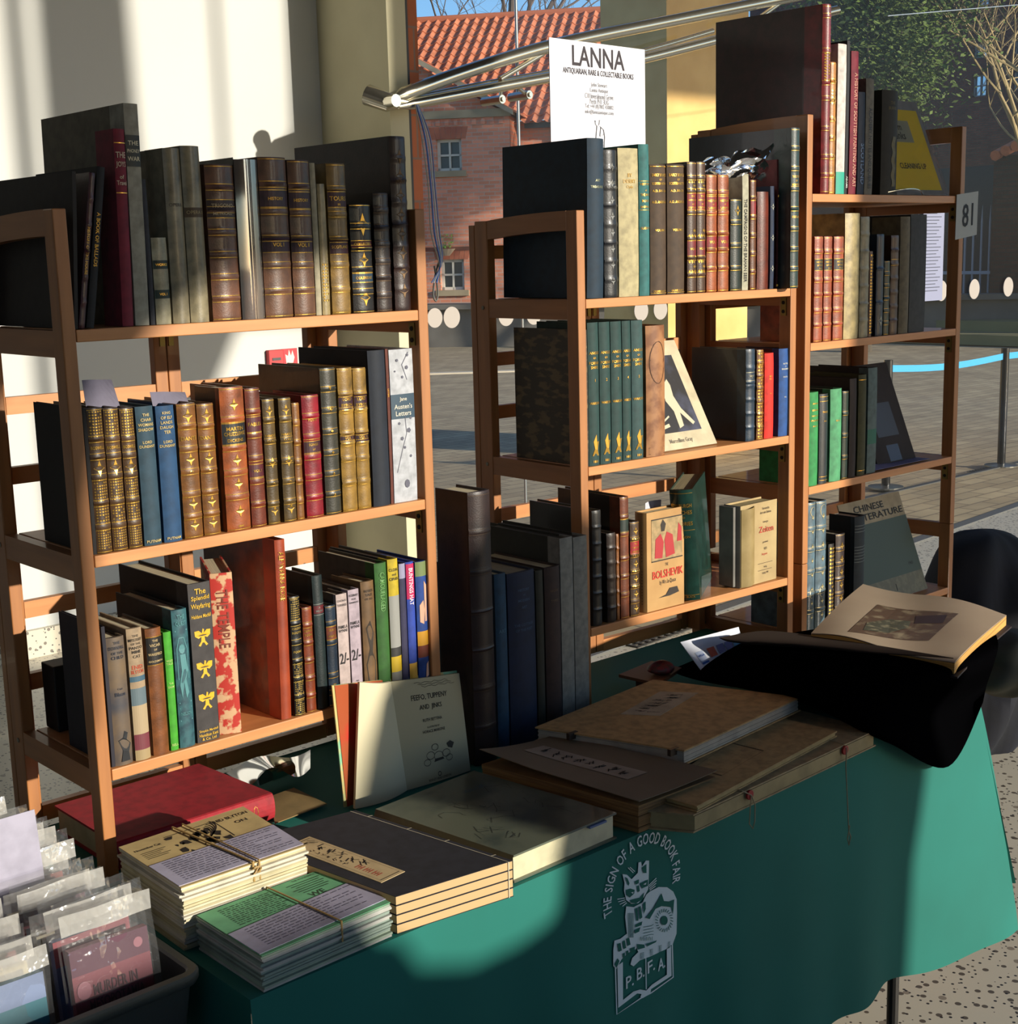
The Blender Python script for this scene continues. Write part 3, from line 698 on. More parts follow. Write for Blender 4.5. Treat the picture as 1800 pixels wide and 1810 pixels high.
B(0, 2, 521, 559, 283, 'narrower brown calf volume with two purple labels, right one of the pair', '69452f', bands=5, lab=((.69, .80, '3c1e2a'), (.41, .51, '3c1e2a')), tx=(('VOL II', .46, .025), ('HISTORY', .745, .02)), gl='b', glc=GOLDD, d=.23)
B(0, 2, 560, 570, 288, 'thin pale cream book right of the brown calf pair', 'a39a80', d=.2)
B(0, 2, 571, 585, 325, 'narrow vellum book with rubbed gilt spine beside the thin pale one', 'a08e62', lea=True, deco=dense(.1, .4, 12, 3), glc=GOLDD, d=.19)
B(0, 2, 588, 621, 289, 'tan leather book with two maroon labels on the left bookcase top shelf', '8a6a30', bands=5, lab=((.71, .83, '401620'), (.40, .50, '401620')), tx=(('TOURS', .77, .03), ('IN', .73, .015), ('SCOTLAND', .45, .02)), gl='b', glc=GOLDD, fx=562)
B(0, 2, 625, 662, 361, 'black gilt book with ornaments and red and blue labels on its spine', '1b1512', bands=4, lab=((.60, .67, '5a1a28'), (.28, .37, '1c3346')), tx=(('COLLECTED', .635, .025), ('COLERIDGE', .325, .025)), gl='b', deco=multi(dots(1, .9, .68, .95), dots(1, .9, .4, .58), dots(1, .9, .04, .24)), d=.16)
B(0, 2, 667, 694, 341, 'small dark brown blind-tooled leather book near the right of the top shelf', '2c1c16', bands=6, gl='b', glc=mat('5a4630', .5, .5), d=.17)
B(0, 2, 699, 727, 241, 'tall dark brown tooled leather folio at the right end of the left top shelf', '301c18', bands=7, fx=520, tx=(('BIBLE', .745, .02),), glc=mat('6a5236', .5, .5), deco=dots(8, .7))
# ---- left bookcase, middle shelf
B(0, 1, 167.5, 171, 722, 'black book half hidden behind the left front post, middle shelf', '15110f', fx=60, bulge=0)
gdeco = lambda sd: multi(dense(.80, .985, 9, 5, sd), dense(.36, .52, 8, 6, sd+1), dense(.2, .34, 7, 5, sd+2), dense(.03, .17, 8, 6, sd+3), dots(1, 1.1, .52, .66))
for i, (a, b_, s_) in enumerate(((171.5, 199.5, 'leftmost of the set'), (200, 227, 'middle one of the set'), (228, 253, 'nearest the blue books'))):
    B(0, 1, a+.5, b_, 721, 'brown leather volume with a densely gilded spine, %s of three' % s_, '4c3216', bands=[.185, .35, .53, .67, .79], gl='b', deco=gdeco(i*7), tx=(('BOSWELL', .73, .022),), d=.165, group='densely gilded set of three on the left middle shelf')
B(0, 1, 256, 287, 718, "grey-blue cloth book lettered THE CHARWOMAN'S SHADOW", '27414f', tx=(('THE', .94, .02), ('CHAR', .905, .022), ('WOMANS', .87, .022), ('SHADOW', .835, .022), ('LORD', .745, .02), ('DUNSANY', .715, .02), ('PUTNAM', .03, .02)), lea=False, txc='c0a868', d=.15)
B(0, 1, 291, 323, 717, "bright blue cloth book lettered KING OF ELFLAND'S DAUGHTER", '1d4468', tx=(('KING', .95, .02), ('OF ELF', .915, .022), ('LANDS', .88, .022), ('DAUGH', .845, .022), ('TER', .81, .022), ('LORD', .74, .02), ('DUNSANY', .71, .02), ('PUTNAM', .03, .02)), lea=False, txc='c0a868', d=.15)
for i, (a, b_, s_) in enumerate(((327, 360, 'left'), (361.5, 391, 'right'))):
    B(0, 1, a, b_, 713, 'tan gilt leather volume right of the blue cloth books, %s one of the two' % s_, '7c4e1e', bands=5, gl='b', tx=(('DANTE', .745, .028), ('VOL', .5, .015)), deco=multi(dots(1, .6, .84, .98), dots(1, .6, .53, .65), dots(1, .6, .2, .32), dots(1, .6, .04, .16)), d=.165, group='two tan gilt volumes with leaf ornaments')
B(0, 1, 402, 444, 684, 'broad tan leather book with a large black title label and gilt diamonds', '9c5024', bands=[.24, .41, .58, .78], lab=((.605, .755, '16191b'),), tx=(('MARTIN', .715, .026), ('CHUZZLEWIT', .68, .026), ('DICKENS', .635, .022), ('1844', .035, .016)), gl='b', deco=multi(dots(1, .35, .8, .96), dots(1, .35, .42, .57), dots(1, .35, .26, .4), dots(1, .35, .06, .22)), fx=343, b='33180c')
B(0, 1, 446, 472, 686, 'reddish-brown gilt leather book between the black-labelled tan one and the olive pair', '70301a', bands=5, lab=((.68, .80, '50141c'), (.36, .46, '50141c')), gl='b', tx=(('FABLES', .745, .025), ('VOL I', .41, .02)), d=.18)
for i, (a, b_, s_) in enumerate(((475, 496, 'left'), (503, 525, 'right'))):
    B(0, 1, a, b_, 705-2*i, 'olive-brown gilt volume lettered PARADISE LOST, %s one of the two' % s_, '55421f', bands=5, gl='b', tx=(('PARADISE', .71, .02), ('LOST', .67, .02), ('VOL', .33, .015)), deco=multi(dots(1, .6, .84, .97), dots(1, .6, .42, .57), dots(1, .6, .05, .17)), d=.16, group='two olive PARADISE LOST volumes')
B(0, 1, 526, 539, 712, 'narrow tan leather book wedged between olive and crimson spines', '80501e', bands=5, gl='b', d=.15)
B(0, 1, 543, 573, 698, 'crimson leather book with a dark label and raised bands', '8c1422', bands=5, lab=((.53, .63, '3c1018'),), gl='b', tx=(('SONGS', .60, .02), ('OF', .56, .015), ('POETS', .8, .02)), glc=GOLDD, fx=455)
B(0, 1, 577, 604, 650, 'tall dark olive-grey leather book with small gilt dots between bands', '38362a', bands=6, gl='b', deco=dots(6, .2), fx=456, tx=(('LIFE', .73, .02),), glc=GOLDD)
for i, (a, b_, s_) in enumerate(((607, 633, 'left'), (634, 657, 'right'))):
    B(0, 1, a, b_, 650, 'yellow-tan leather volume with two purple-brown labels, %s one of the two' % s_, '96722c', bands=[.2, .37, .48, .55, .71, .82], lab=((.71, .82, '341420'), (.48, .55, '341420')), gl='b', tx=(('LORD', .785, .02), ('BYRON', .745, .02), ('VOL '+'I'*(i+1), .515, .02)), d=.2, group='two yellow-tan volumes with purple labels')
B(0, 1, 661, 691, 619, 'tall navy-black cloth book, second from the right on the middle shelf', '141c28', fx=527, tx=(), lea=False)
B(0, 1, 692, 697, 617, 'thin rust-red slipcase edge with gilt letters left of the floral spine', '5c2818', d=.2, vt=('LETTERS', .72, .2), bulge=0)
fl = lambda g, w, h, sf: [g.poly([(x*w+r*math.cos(a*1.2566), z*h+r*math.sin(a*1.2566)) for a in range(5)], sf) for (x, z, r) in [(-.2, .93, .003), (.2, .88, .004), (0, .82, .003), (.25, .96, .003), (-.3, .86, .002), (-.2, .52, .003), (.2, .47, .005), (-.1, .42, .004), (.3, .55, .003), (0, .36, .003), (.25, .3, .003)]]+[g.stroke([(-.35*w, .2*h), (-.1*w, .35*h), (.1*w, .45*h), (.05*w, .58*h)], .001, sf), g.stroke([(.3*w, .98*h), (.0*w, .9*h), (.2*w, .8*h)], .001, sf)]+[g.poly([(.05*w+.006*math.cos(a*.7854), .12*h+.008*math.sin(a*.7854)) for a in range(8)], sf)]
B(0, 1, 698, 739, 617, 'white floral-patterned book with a dark blue title panel at the right end', 'b4b6ba', lea=False, stripes=((.55, .71, '2c4454'),), tx=(('Jane', .675, .032), ("Austen's", .63, .032), ('Letters', .585, .032)), txc='c8c4b4', deco=fl, glc=mat('5a5a66', .7), d=.2, bulge=.03)
# ---- left bookcase, bottom shelf
B(0, 0, 199.5, 204, 1108, 'dark navy jacketed book hidden behind the front post on the bottom shelf', '1c1a26', fx=104, bulge=.02, lea=False)
B(0, 0, 204.5, 236, 1126, 'worn dust-jacketed book in smoky grey and brown with a black figure', mat('3a3a40', .6, nz=(14, '6e5a40', .35, .6)), b='2a1c14', lea=False, tx=(('THE', .96, .02), ('DOWNFALL', .92, .025), ('OF THE', .88, .02), ('CHILD', .845, .025), ('Capt', .6, .02), ('Blaze', .56, .03)), txc='1c2434', deco=lambda g, w, h, sf: [g.poly([(-.2*w, .03*h), (.3*w, .03*h), (.25*w, .1*h), (.4*w, .16*h), (.15*w, .2*h), (.25*w, .25*h), (.05*w, .27*h), (-.05*w, .22*h), (-.3*w, .2*h), (-.1*w, .12*h)], sf)], glc=mat('16181c', .7), d=.15)
B(0, 0, 240, 267, 1110, 'dust-jacketed book with a blue band and a red sail picture on its spine', '9a8468', lea=False, stripes=((.0, .08, '9a8660'), (.08, .2, '6c3038'), (.2, .42, 'a49070'), (.42, .55, '5a6a70'), (.6, .64, '3a5868')), tx=(('THE', .945, .018), ('MYSTERY', .915, .022), ('OF THE', .885, .016), ('PANTO', .855, .022), ('MIME', .825, .022), ('CAT', .79, .022)), txc='30281e', deco=lambda g, w, h, sf: [put_text(g, 'ENID', 0, .71*h, w*.7, .03*h, sf), put_text(g, 'BLYTON', 0, .675*h, w*.8, .03*h, sf)], glc=mat('b04428', .6), d=.14)
B(0, 0, 272, 300, 1110, 'brown half-leather book lettered THE VICAR OF WAKEFIELD on a black label', '7e4a24', lea=True, lab=((.72, .93, '17130f'),), tx=(('THE', .905, .018), ('VICAR', .87, .022), ('OF', .835, .015), ('WAKEFIELD', .8, .02), ('GOLDSMITH', .745, .015)), gl=(.715, .935), fx=191, b='2a1a12', txc='b8a070')
B(0, 0, 303, 317, 1117, 'bright lime green cloth book on the left bottom shelf', '3f9a22', lea=False, tx=(('WOOD', .76, .02), ('TALES', .735, .016), ('THE', .57, .015), ('GNOME', .54, .02), ('BELL', .05, .02)), txc='a8c870', d=.14)
TEAL = mat('2e5a60', .6, nz=(60, '20404a', .45, .6))
B(0, 0, 319, 346, 1077, 'teal pictorial cloth book stamped with a figure under an arch', TEAL, b='24221e', lea=False, fx=204, deco=lambda g, w, h, sf: [g.stroke([(-.35*w, .5*h), (-.35*w, .72*h), (-.2*w, .8*h), (.1*w, .8*h), (.3*w, .72*h), (.3*w, .5*h)], .0015, sf), g.poly([(-.05*w+.2*w*math.cos(a*.7854), .72*h+.035*h*math.sin(a*.7854)) for a in range(8)], sf), g.poly([(-.2*w, .68*h), (.15*w, .68*h), (.28*w, .56*h), (.1*w, .5*h), (.25*w, .4*h), (.05*w, .36*h), (-.05*w, .48*h), (-.2*w, .36*h), (-.3*w, .46*h), (-.15*w, .56*h)], sf), g.stroke([(-.4*w, .33*h), (.4*w, .33*h)], .002, sf), g.stroke([(-.4*w, .29*h), (.4*w, .29*h)], .001, sf), g.stroke([(-.4*w, .2*h), (.4*w, .2*h)], .002, sf), put_text(g, 'NELSON', 0, .25*h, w*.7, .04*h, sf), g.stroke([(-.4*w, .85*h), (.4*w, .85*h)], .002, sf), put_text(g, 'THE', 0, .95*h, w*.5, .03*h, sf), put_text(g, 'QUEST', 0, .9*h, w*.7, .04*h, sf)], glc=mat('4d8284', .6))
def eagles(g, w, h, sf):
    for f in (.66, .46, .26):
        k = w*.36; P = [(0, .9), (.18, .8), (.12, .45), (.5, .75), (1, .7), (.95, .2), (.55, -.05), (.2, .1), (.25, -.35), (.6, -.75), (.35, -.85), (.1, -.5), (-.1, -.5), (-.35, -.85), (-.6, -.75), (-.25, -.35), (-.2, .1), (-.55, -.05), (-.95, .2), (-1, .7), (-.5, .75), (-.12, .45)]
        g.poly([(x*k, f*h+y*k*1.15) for x, y in P], sf)
B(0, 0, 350, 389, 1030, 'tall grey book with three yellow eagles, lettered The Splendid Wayfaring', '3c3836', b='17120f', lea=False, fx=209, deco=eagles, glc=mat('d8a820', .5), tx=(('The', .95, .035), ('Splendid', .905, .035), ('Wayfaring', .855, .04), ('Haldane Macfall', .795, .025), ('Simpkin Marshall', .07, .02), ('Hamilton Kent', .045, .02), ('& Co. Ltd', .02, .018)), txc='d0a428', bulge=.06)
REDF = mat('c8a078', .7, nz=(42, 'b02c20', .47, .52))
t = B(0, 0, 391, 425, 1013, 'red and cream floral patterned book lettered THE TEMPLE, turned towards the front', REDF, b=None, lea=False, rz=R(-24), d=.15, bulge=.05, vt=('THE TEMPLE', .72, .36), txc='7a3828', yo=.012)
B(0, 0, 498, 516, 954, 'tallest rust-brown leather album with vertical gilt title on the bottom shelf', mat('983c18', .5, nz=(20, '74280f', .35, .7), bump=.2), fx=357, b='6c3a1c', lea=True, vt=('ALF WARRA ROSE', .8, .27), lean=1)
B(0, 0, 522, 540, 1054, 'black book with a bright gilt ornamental spine, bottom shelf', '14120f', bands=[.16, .31, .46, .62, .78], gl='b', deco=multi(dense(.80, .985, 10, 6, 3), dense(.32, .45, 8, 6, 5), dense(.17, .3, 8, 6, 9), dense(.02, .15, 8, 6, 4)), tx=(('COLDEN', .735, .018), ('BOOTH', .7, .018), ('POEMS', .54, .018)), glc=mat('e8c468', .3, .75), d=.16)
B(0, 0, 543, 560, 1073, 'small orange-brown leather book right of the gilt ornamental spine', '80381a', bands=5, tx=(('SONGS', .78, .02), ('POEMS', .74, .02)), gl='b', glc=GOLDD, d=.14)
B(0, 0, 563, 581, 1017, 'dark teal-black leather book with a small red label', '1c2a2a', b='14110f', lea=True, lab=((.72, .78, '5c1018'),), tx=(('A.', .765, .015), ('MILNE', .74, .015)), gl=(.71, .79), glc=mat('b0b0a8', .3, .8), fx=500)
B(0, 0, 583, 601, 1070, 'navy leather book with a brown label and gilt double bands', '182838', bands=[.14, .31, .64, .82], lab=((.66, .80, '6a3018'),), gl='b', tx=(('SELECT', .76, .018), ('WORKS', .7, .018), ('1866', .22, .014)), d=.15)
for i, (a, b_, yt, s_) in enumerate(((603, 622, 1050, 'left'), (624, 643, 1042, 'right'))):
    B(0, 0, a, b_, yt, 'pinkish white paperback with a big black 2/- price, %s one of the pair' % s_, 'a898a0' if i else 'b4a29c', b='5a4c40', lea=False, bulge=.02, tx=((('CONCEALED', .94, .022), ('TURNINGS', .90, .022)) if i == 0 else (('ROSEMARY', .95, .022), ('FOR', .915, .018), ('REMEMBRANCE', .885, .022)))+(('PAMELA', .70, .03), ('WYNNE', .665, .026), ('2/-', .41, .10), ('14th', .17, .014), ('Thousand', .145, .014)), txc='1c1618', fx=562 if i == 0 else None, d=.13)
B(0, 0, 646, 669, 1027, 'brown dust-jacketed book with a dark figure drawing on the spine', mat('6a4e2c', .6, nz=(30, '503a20', .4, .65)), lea=False, fx=585, tx=(("ROSE'S", .92, .022), ('TALE', .885, .022), ('OF ALL', .85, .018)), txc='2c2014', deco=lambda g, w, h, sf: [g.poly([(-.25*w, .1*h), (.3*w, .1*h), (.35*w, .3*h), (.1*w, .38*h), (.25*w, .55*h), (0, .66*h), (-.3*w, .6*h), (-.1*w, .42*h), (-.35*w, .28*h)], sf)], glc=mat('2c2216', .7))
B(0, 0, 671, 692, 995, 'green jacketed book standing between brown and yellow spines', '2c5c20', b='4a4438', lea=False, fx=562, vt=('CAMOUFLAGED', .78, .3), txc='5a8a48')
B(0, 0, 694, 712, 988, 'yellow and grey dust-jacketed book lettered CLOAK and CIPHER', 'b8a020', b='403c34', lea=False, stripes=((.0, .13, '6c6a62'), (.13, .25, 'b89a18'), (.25, .32, '2c2c2a'), (.32, .72, '8c8c86')), tx=(('CLOAK', .92, .022), ('and', .885, .018), ('CIPHER', .85, .022)), txc='20200c', fx=583)
B(0, 0, 713, 724, 996, 'dark violet book with a pale head cap, squeezed beside the yellow spine', '2c2a48', lea=False, d=.16, stripes=((.88, 1, '8c8aa4'),), fx=655)
B(0, 0, 725, 739, 993, 'blue spine with a pink top and a yellow foot patch, bottom shelf', '26409a', lea=False, stripes=((.70, .985, 'b01c50'), (.03, .17, 'c89830')), vt=('BUNTINGS HAT', .8, .3), txc='e8d8e0', d=.15)
B(0, 0, 741, 761, 992, 'blue pictorial book with yellow and brown figures at the right end of the bottom shelf', '153c84', lea=False, d=.15, stripes=((.88, 1, '6a7a4a'), (.3, .42, 'c8901c'), (.2, .3, '6c2c14')), deco=lambda g, w, h, sf: [g.poly([(-.3*w, .5*h), (0, .48*h), (.1*w, .6*h), (0, .68*h), (-.3*w, .64*h)], sf), g.poly([(.1*w, .5*h), (.3*w, .5*h), (.35*w, .8*h), (.1*w, .84*h)], sf), g.poly([(0, .02*h), (.3*w, .04*h), (.3*w, .16*h), (.1*w, .14*h)], sf)], glc=mat('c49a80', .6))
# ---- middle bookcase, top shelf
B(1, 2, 1038, 1067, 245, 'huge dark teal-blue folio at the left end of the middle bookcase top', '0e2a3c', fx=888, lean=1.2, tx=(('ART', .74, .015), ('TREASURES', .70, .015)), glc=mat('8a8c70', .4, .5), lea=False)
B(1, 2, 1069, 1093, 265, 'black banded leather book beside the huge teal-blue folio', '101218', bands=7, glc=mat('7c7c78', .4, .6), deco=dots(8, .35), tx=(('TALES', .78, .02), ('STORIES', .75, .02)), fx=None, d=.2)
B(1, 2, 1095, 1130, 262, 'broad cream cloth book on the middle bookcase top shelf', 'b0a47c', lea=False, tx=(('BY', .82, .025), ('DESERT', .78, .025), ('Clyde', .74, .025)), txc='b89038', d=.2, bulge=.08)
B(1, 2, 1131, 1149, 255, 'teal green cloth book right of the broad cream one', '2e6a68', lea=False, tx=(('HISTORY', .74, .016), ('of', .70, .012), ('THE MIND', .67, .016), ('BOOK', .63, .016), ('SHIPPING', .59, .016), ('GLASGOW', .45, .016)), gl=(.76, .57), fx=1108, bulge=.2)
for i, (a, b_, s_) in enumerate(((1150, 1178, 'left'), (1180, 1210, 'right'))):
    B(1, 2, a, b_, 291, 'dark brown cloth volume lettered EARLY SOURCES, %s one of the two' % s_, '4a3826', lea=False, tx=(('EARLY SOURCES', .92, .022), ('OF', .885, .016), ('SCOTTISH HISTORY', .855, .022), ('A.D. 500-1286', .80, .018), ('A.O. ANDERSON', .715, .02), ('VOLUME '+'I'*(i+1), .50, .018), ('OLIVER & BOYD', .03, .014)), gl=(.985, .015), d=.19, bulge=.2, group='two EARLY SOURCES volumes')
for i, (a, b_, s_) in enumerate(((1215, 1231, 'left'), (1232, 1247, 'right'))):
    B(1, 2, a, b_, 286, 'brown and richly gilt leather volume with two red labels, %s one of the two' % s_, '4a2e18', bands=[.14, .27, .42, .62, .78, .88], lab=((.63, .77, '801818'), (.28, .41, '701818')), gl='b', tx=(('THE', .74, .014), ('ANTIQUITIES', .71, .014), ('OF', .68, .012), ('SCOTLAND', .655, .014), ('VOL '+'I'*(i+1), .34, .018)), deco=multi(dense(.42, .5, 2, 4), dense(.78, .86, 3, 4), dense(.15, .26, 3, 4)), d=.17, group='two richly gilt volumes with red labels')
for i, (a, b_, s_) in enumerate(((1249, 1267, 'left'), (1269, 1288, 'right'))):
    B(1, 2, a, b_, 309, 'orange calf volume with a red numbered label, %s one of the two' % s_, 'a05022', bands=[.2, .36, .5, .68, .85], lab=((.69, .82, '8c2418'), (.37, .49, '8a1a18')), gl='b', tx=(('HISTORY', .78, .02), ('OF', .75, .012), ('LANARK', .72, .018), ('VOL '+'I'*(i+1), .43, .025)), d=.16, group='two orange calf volumes')
B(1, 2, 1291, 1310, 352, 'short dark green leather book with gilt crest, middle bookcase top shelf', '16241c', bands=3, gl='b', deco=dots(1, .7, .8, .95), d=.12)
B(1, 2, 1312, 1323, 303, 'narrow white-grey book with a long black vertical title', 'a8a48c', lea=False, vt=('THE CAMPAIGNS OF THE BRAHAN SEER', .42, .7), txc='201c18', d=.18, bulge=.02)
B(1, 2, 1326, 1336, 318, 'narrow brown leather book with a small red label beside the white-grey one', '6c3c1c', bands=5, lab=((.68, .82, '801818'),), gl='b', d=.15)
B(1, 2, 1338, 1358, 339, 'plain chestnut leather book right of the narrow red-labelled one', '6c2c1a', lea=True, d=.16)
B(1, 2, 1361, 1368, 329, 'very thin dark blue book with three white rosettes', '1c2a44', lea=False, deco=dots(3, .9, .05, .95), glc=mat('a8a898', .5), d=.13)
B(1, 2, 1372, 1385, 282, 'maroon cloth book, left of the two on the middle bookcase top shelf', '5c2024', lea=False, tx=(('SWORD', .72, .016), ('TALES', .69, .016), ('OF', .66, .012)), gl=(.02, .03), d=.18)
B(1, 2, 1386, 1395, 277, 'narrower maroon cloth book, right of the two, beside the dark green folio', '62241f', lea=False, tx=(('OLD', .7, .012), ('NOTES', .67, .012)), gl=(.5, .51), d=.18)
B(1, 2, 1396.5, 1411, 226, 'tall dark green leather folio with gilt bands at the right end', '12302c', b='14202c', bands=7, yo=-.03, gl='b', tx=(('THE STORY', .70, .016), ('OF', .675, .012), ('MONTROSE', .65, .016), ('SCOTLAND', .45, .014)), d=None, fx=1218)
# ---- middle bookcase, middle shelf
MARB = mat('3c3428', .6, nz=(22, '6a5a3c', .5, .6), stretch=(1, 1.2, 3))
B(1, 1, 1037, 1041.5, 583, 'large grey-brown marbled book seen through the side of the middle bookcase', MARB, b=MARB, fx=908, lea=True, bulge=0)
for i, (a, b_, s_) in enumerate(((1042, 1061, 'first'), (1062, 1081, 'second'), (1082, 1101, 'third'), (1102, 1117, 'fourth'), (1118, 1138, 'fifth'))):
    B(1, 1, a, b_, 570-i, 'dark green cloth volume of the five-volume set, %s from the left' % s_, '1c3c38' if i < 4 else '2c4a48', lea=False, tx=(('ANGUS', .79, .02), ('OR', .755, .014), ('FORFAR', .72, .02), ('SHIRE', .69, .02), (str(i+1), .6, .02), ('WARDEN', .44, .018), (str(1880+i), .03, .018)), deco=lambda g, w, h, sf: g.poly([(-.3*w, .07*h), (.3*w, .07*h), (.15*w, .11*h), (.35*w, .17*h), (.1*w, .17*h), (.05*w, .22*h), (-.2*w, .17*h), (-.1*w, .12*h)], sf), d=.16, group='five green volumes of one set')
B(1, 1, 1143, 1176, 575, 'worn light brown pictorial book with curling ornament, middle shelf', mat('9c6c42', .6, nz=(30, '7a4c2a', .45, .6)), lea=False, deco=lambda g, w, h, sf: [g.stroke([(w*.38*math.cos(a*.3), h*(.72+.16*math.sin(a*.3))) for a in range(21)], .0015, sf), g.stroke([(-.35*w, .80*h), (.35*w, .80*h)], .001, sf), g.stroke([(-.35*w, .74*h), (.35*w, .74*h)], .001, sf), g.stroke([(-.4*w, .07*h), (.4*w, .07*h), (.4*w, .02*h), (-.4*w, .02*h)], .001, sf, closed=True)], glc=mat('4c2c18', .7), d=.17)
B(1, 1, 1318, 1334, 617, 'navy leather book with five raised bands, middle bookcase middle shelf', '1a3448', b='14141c', bands=[.15, .3, .45, .6, .64, .8], fx=1223, tx=(('VIEWS', .71, .018), ('OF', .69, .012)), gl=(.66, .75), glc=mat('a8a488', .35, .7))
B(1, 1, 1337, 1349, 618, 'narrow brown and gold speckled leather book left of the bright red one', '7a4a1c', bands=6, gl='b', deco=dense(.02, .98, 26, 3, 4), d=.13)
B(1, 1, 1351, 1367, 624, 'bright scarlet cloth book', 'd42410', lea=False, tx=(('RED', .73, .018), ('HILL', .7, .018), ('VOL', .53, .012)), d=.14)
B(1, 1, 1376, 1393, 616, 'bright blue cloth book at the right end beside the post', '1c4c8c', lea=False, tx=(('NOTES', .83, .018), ('ON', .8, .012), ('BRAEMAR', .77, .018), ('CASTLE', .68, .016), ('VOL', .45, .014)), txc='c8c8b8', b='301018', d=.13)
# ---- middle bookcase, bottom shelf
B(1, 0, 1049, 1065, 902, 'dark grey banded leather book at the left end, middle bookcase bottom shelf', '2a2824', bands=6, b='120f0e', fx=936)
B(1, 0, 1074, 1090, 942, 'short dark brown banded leather book, left of the orange-backed one', '30221a', bands=5, d=.15)
B(1, 0, 1091, 1096, 944, 'very thin orange-brown leather book on the bottom shelf of the middle case', '8a5426', bands=5, d=.15)
B(1, 0, 1098, 1113, 878, 'tall red-brown leather book with a dark green label', '70381e', b='140d0a', bands=[.2, .35, .5, .7, .84], lab=((.71, .82, '182820'),), gl='b', fx=986, glc=GOLDD)
B(1, 0, 1115, 1131, 922, 'brown book with bright gilt waves and a red label', '4a3420', bands=[.16, .32, .48, .65, .82], lab=((.66, .8, '9a1c1c'),), gl='b', tx=(('THE', .77, .016), ('HISTORY', .73, .016), ('OF SPAIN', .69, .016)), deco=multi(dots(1, .5, .84, .97), dots(1, .5, .5, .62), dots(1, .5, .34, .46), dots(1, .5, .18, .3), dots(1, .5, .03, .14), dense(.80, .84, 1, 4), dense(.63, .66, 1, 4), dense(.46, .5, 1, 4), dense(.3, .34, 1, 4)), d=.14)
# ---- right bookcase, top shelf
B(2, 2, 1450, 1464, 8, 'gigantic maroon folio with a gilt red spine standing highest on the right bookcase', '7c1c20', b='3a1418', bands=[.1, .2, .35, .51, .59, .76, .94], gl='b', fx=1257, deco=dense(.60, .75, 10, 3), bulge=.3)
B(2, 2, 1465.5, 1475, 110, 'narrow orange-tan gilt book beside the gigantic maroon folio', 'b87820', bands=6, gl='b', deco=multi(dots(6, .5), dense(.68, .8, 5, 3)), d=.19)
B(2, 2, 1477, 1492, 78, 'white book with a teal foot on the right bookcase top shelf', 'ccc4bc', b='5c1c14', lea=False, stripes=((.0, .15, '2c9c84'),), bulge=.1, fx=1462, lean=.5)
B(2, 2, 1492.5, 1498, 72, 'thin black book with jagged white lettering right of the white one', '14141a', lea=False, vt=('ADAMS', .08, .12), txc='d8d8d0', lean=.6, d=.2)
B(2, 2, 1500, 1513, 91, 'wine-red cloth book with vertical gilt title, right bookcase top shelf', '801c30', lea=False, vt=('A HISTORY OF SCOTTISH PAINTING AND ART', .45, .8), txc='d09a80', lean=.6, d=.2)
B(2, 2, 1515, 1527, 163, 'dark blue book standing right of the wine-red one', '1c2638', lea=False, vt=('SCOTLAND', .3, .4), txc='5a7090', d=.16)
B(2, 2, 1528, 1542, 139, 'grey-cream book with a printed spine, right bookcase top shelf', '787060', lea=False, vt=('ACADEMY NOTES AND QUERIES', .4, .7), txc='302c28', d=.16, bulge=.05)
B(2, 2, 1556, 1584, 160, 'dark green-brown pictorial book with a gold column figure before the yellow print', '2a2414', b='3a3018', lea=False, fx=1531, deco=lambda g, w, h, sf: [g.poly([(.1*w+.05*w*math.sin(i*1.3)+.12*w, h*(.08+.03*i)) for i in range(17)]+[(.1*w+.05*w*math.sin(i*1.3)-.12*w, h*(.08+.03*i)) for i in range(16, -1, -1)], sf), put_text(g, 'THE', 0, .88*h, w*.6, .03*h, sf), put_text(g, 'BURNS', 0, .83*h, w*.7, .03*h, sf)], glc=mat('5c4c24', .5, .5))
# ---- right bookcase, middle shelf
for i, (a, b_, s_) in enumerate(((1438, 1453, 'left'), (1455, 1469, 'middle'), (1472, 1489, 'right'))):
    B(2, 1, a, b_, 418, 'orange-red worn calf volume with a black label, %s of three' % s_, 'a44a26', bands=[.16, .3, .45, .59, .86], lab=((.68, .79, '241c14'),), gl='b', tx=(('HISTORY', .76, .018), ('OF SCOT', .73, .016), ('VOL '+'I'*(i+1), .7, .014)), glc=GOLDD, d=.16, group='three orange-red calf volumes')
B(2, 1, 1491, 1517, 377, 'tall cream vellum book on the right bookcase second shelf', 'c4ae74', lea=True, d=.2, bulge=.2)
B(2, 1, 1518, 1534, 383, 'cream-grey vellum book right of the tall cream one', 'a09472', lea=True, bands=6, d=.2)
B(2, 1, 1535, 1541, 444, 'thin speckled gilt book wedged behind the cream-grey vellum spine', '6a3c1c', lea=True, deco=dense(.03, .97, 26, 2, 3), d=.15)
B(2, 1, 1547, 1560, 414, 'navy book with a pale crest on the right bookcase second shelf', '182a3e', b='0e0e10', bands=2, fx=1540, deco=dots(1, .7, .08, .22), glc=mat('a8a890', .5))
B(2, 1, 1561, 1571, 461, 'small green banded book right of the navy one', '2c3a24', bands=5, gl='b', d=.12, glc=GOLDD)
B(2, 1, 1572, 1586, 416, 'brown banded leather book on the right bookcase second shelf', '54341e', bands=6, gl=(.7, .76), glc=GOLDD, d=.16)
B(2, 1, 1588, 1605, 383, 'tall grey-tan cloth book right of the brown banded one', '6c6048', b='746648', lea=False, fx=1542)
B(2, 1, 1606, 1634, 379, 'tall dark grey cloth book at the right end of the second shelf', '3a3a38', lea=False, d=.2, bulge=.03)
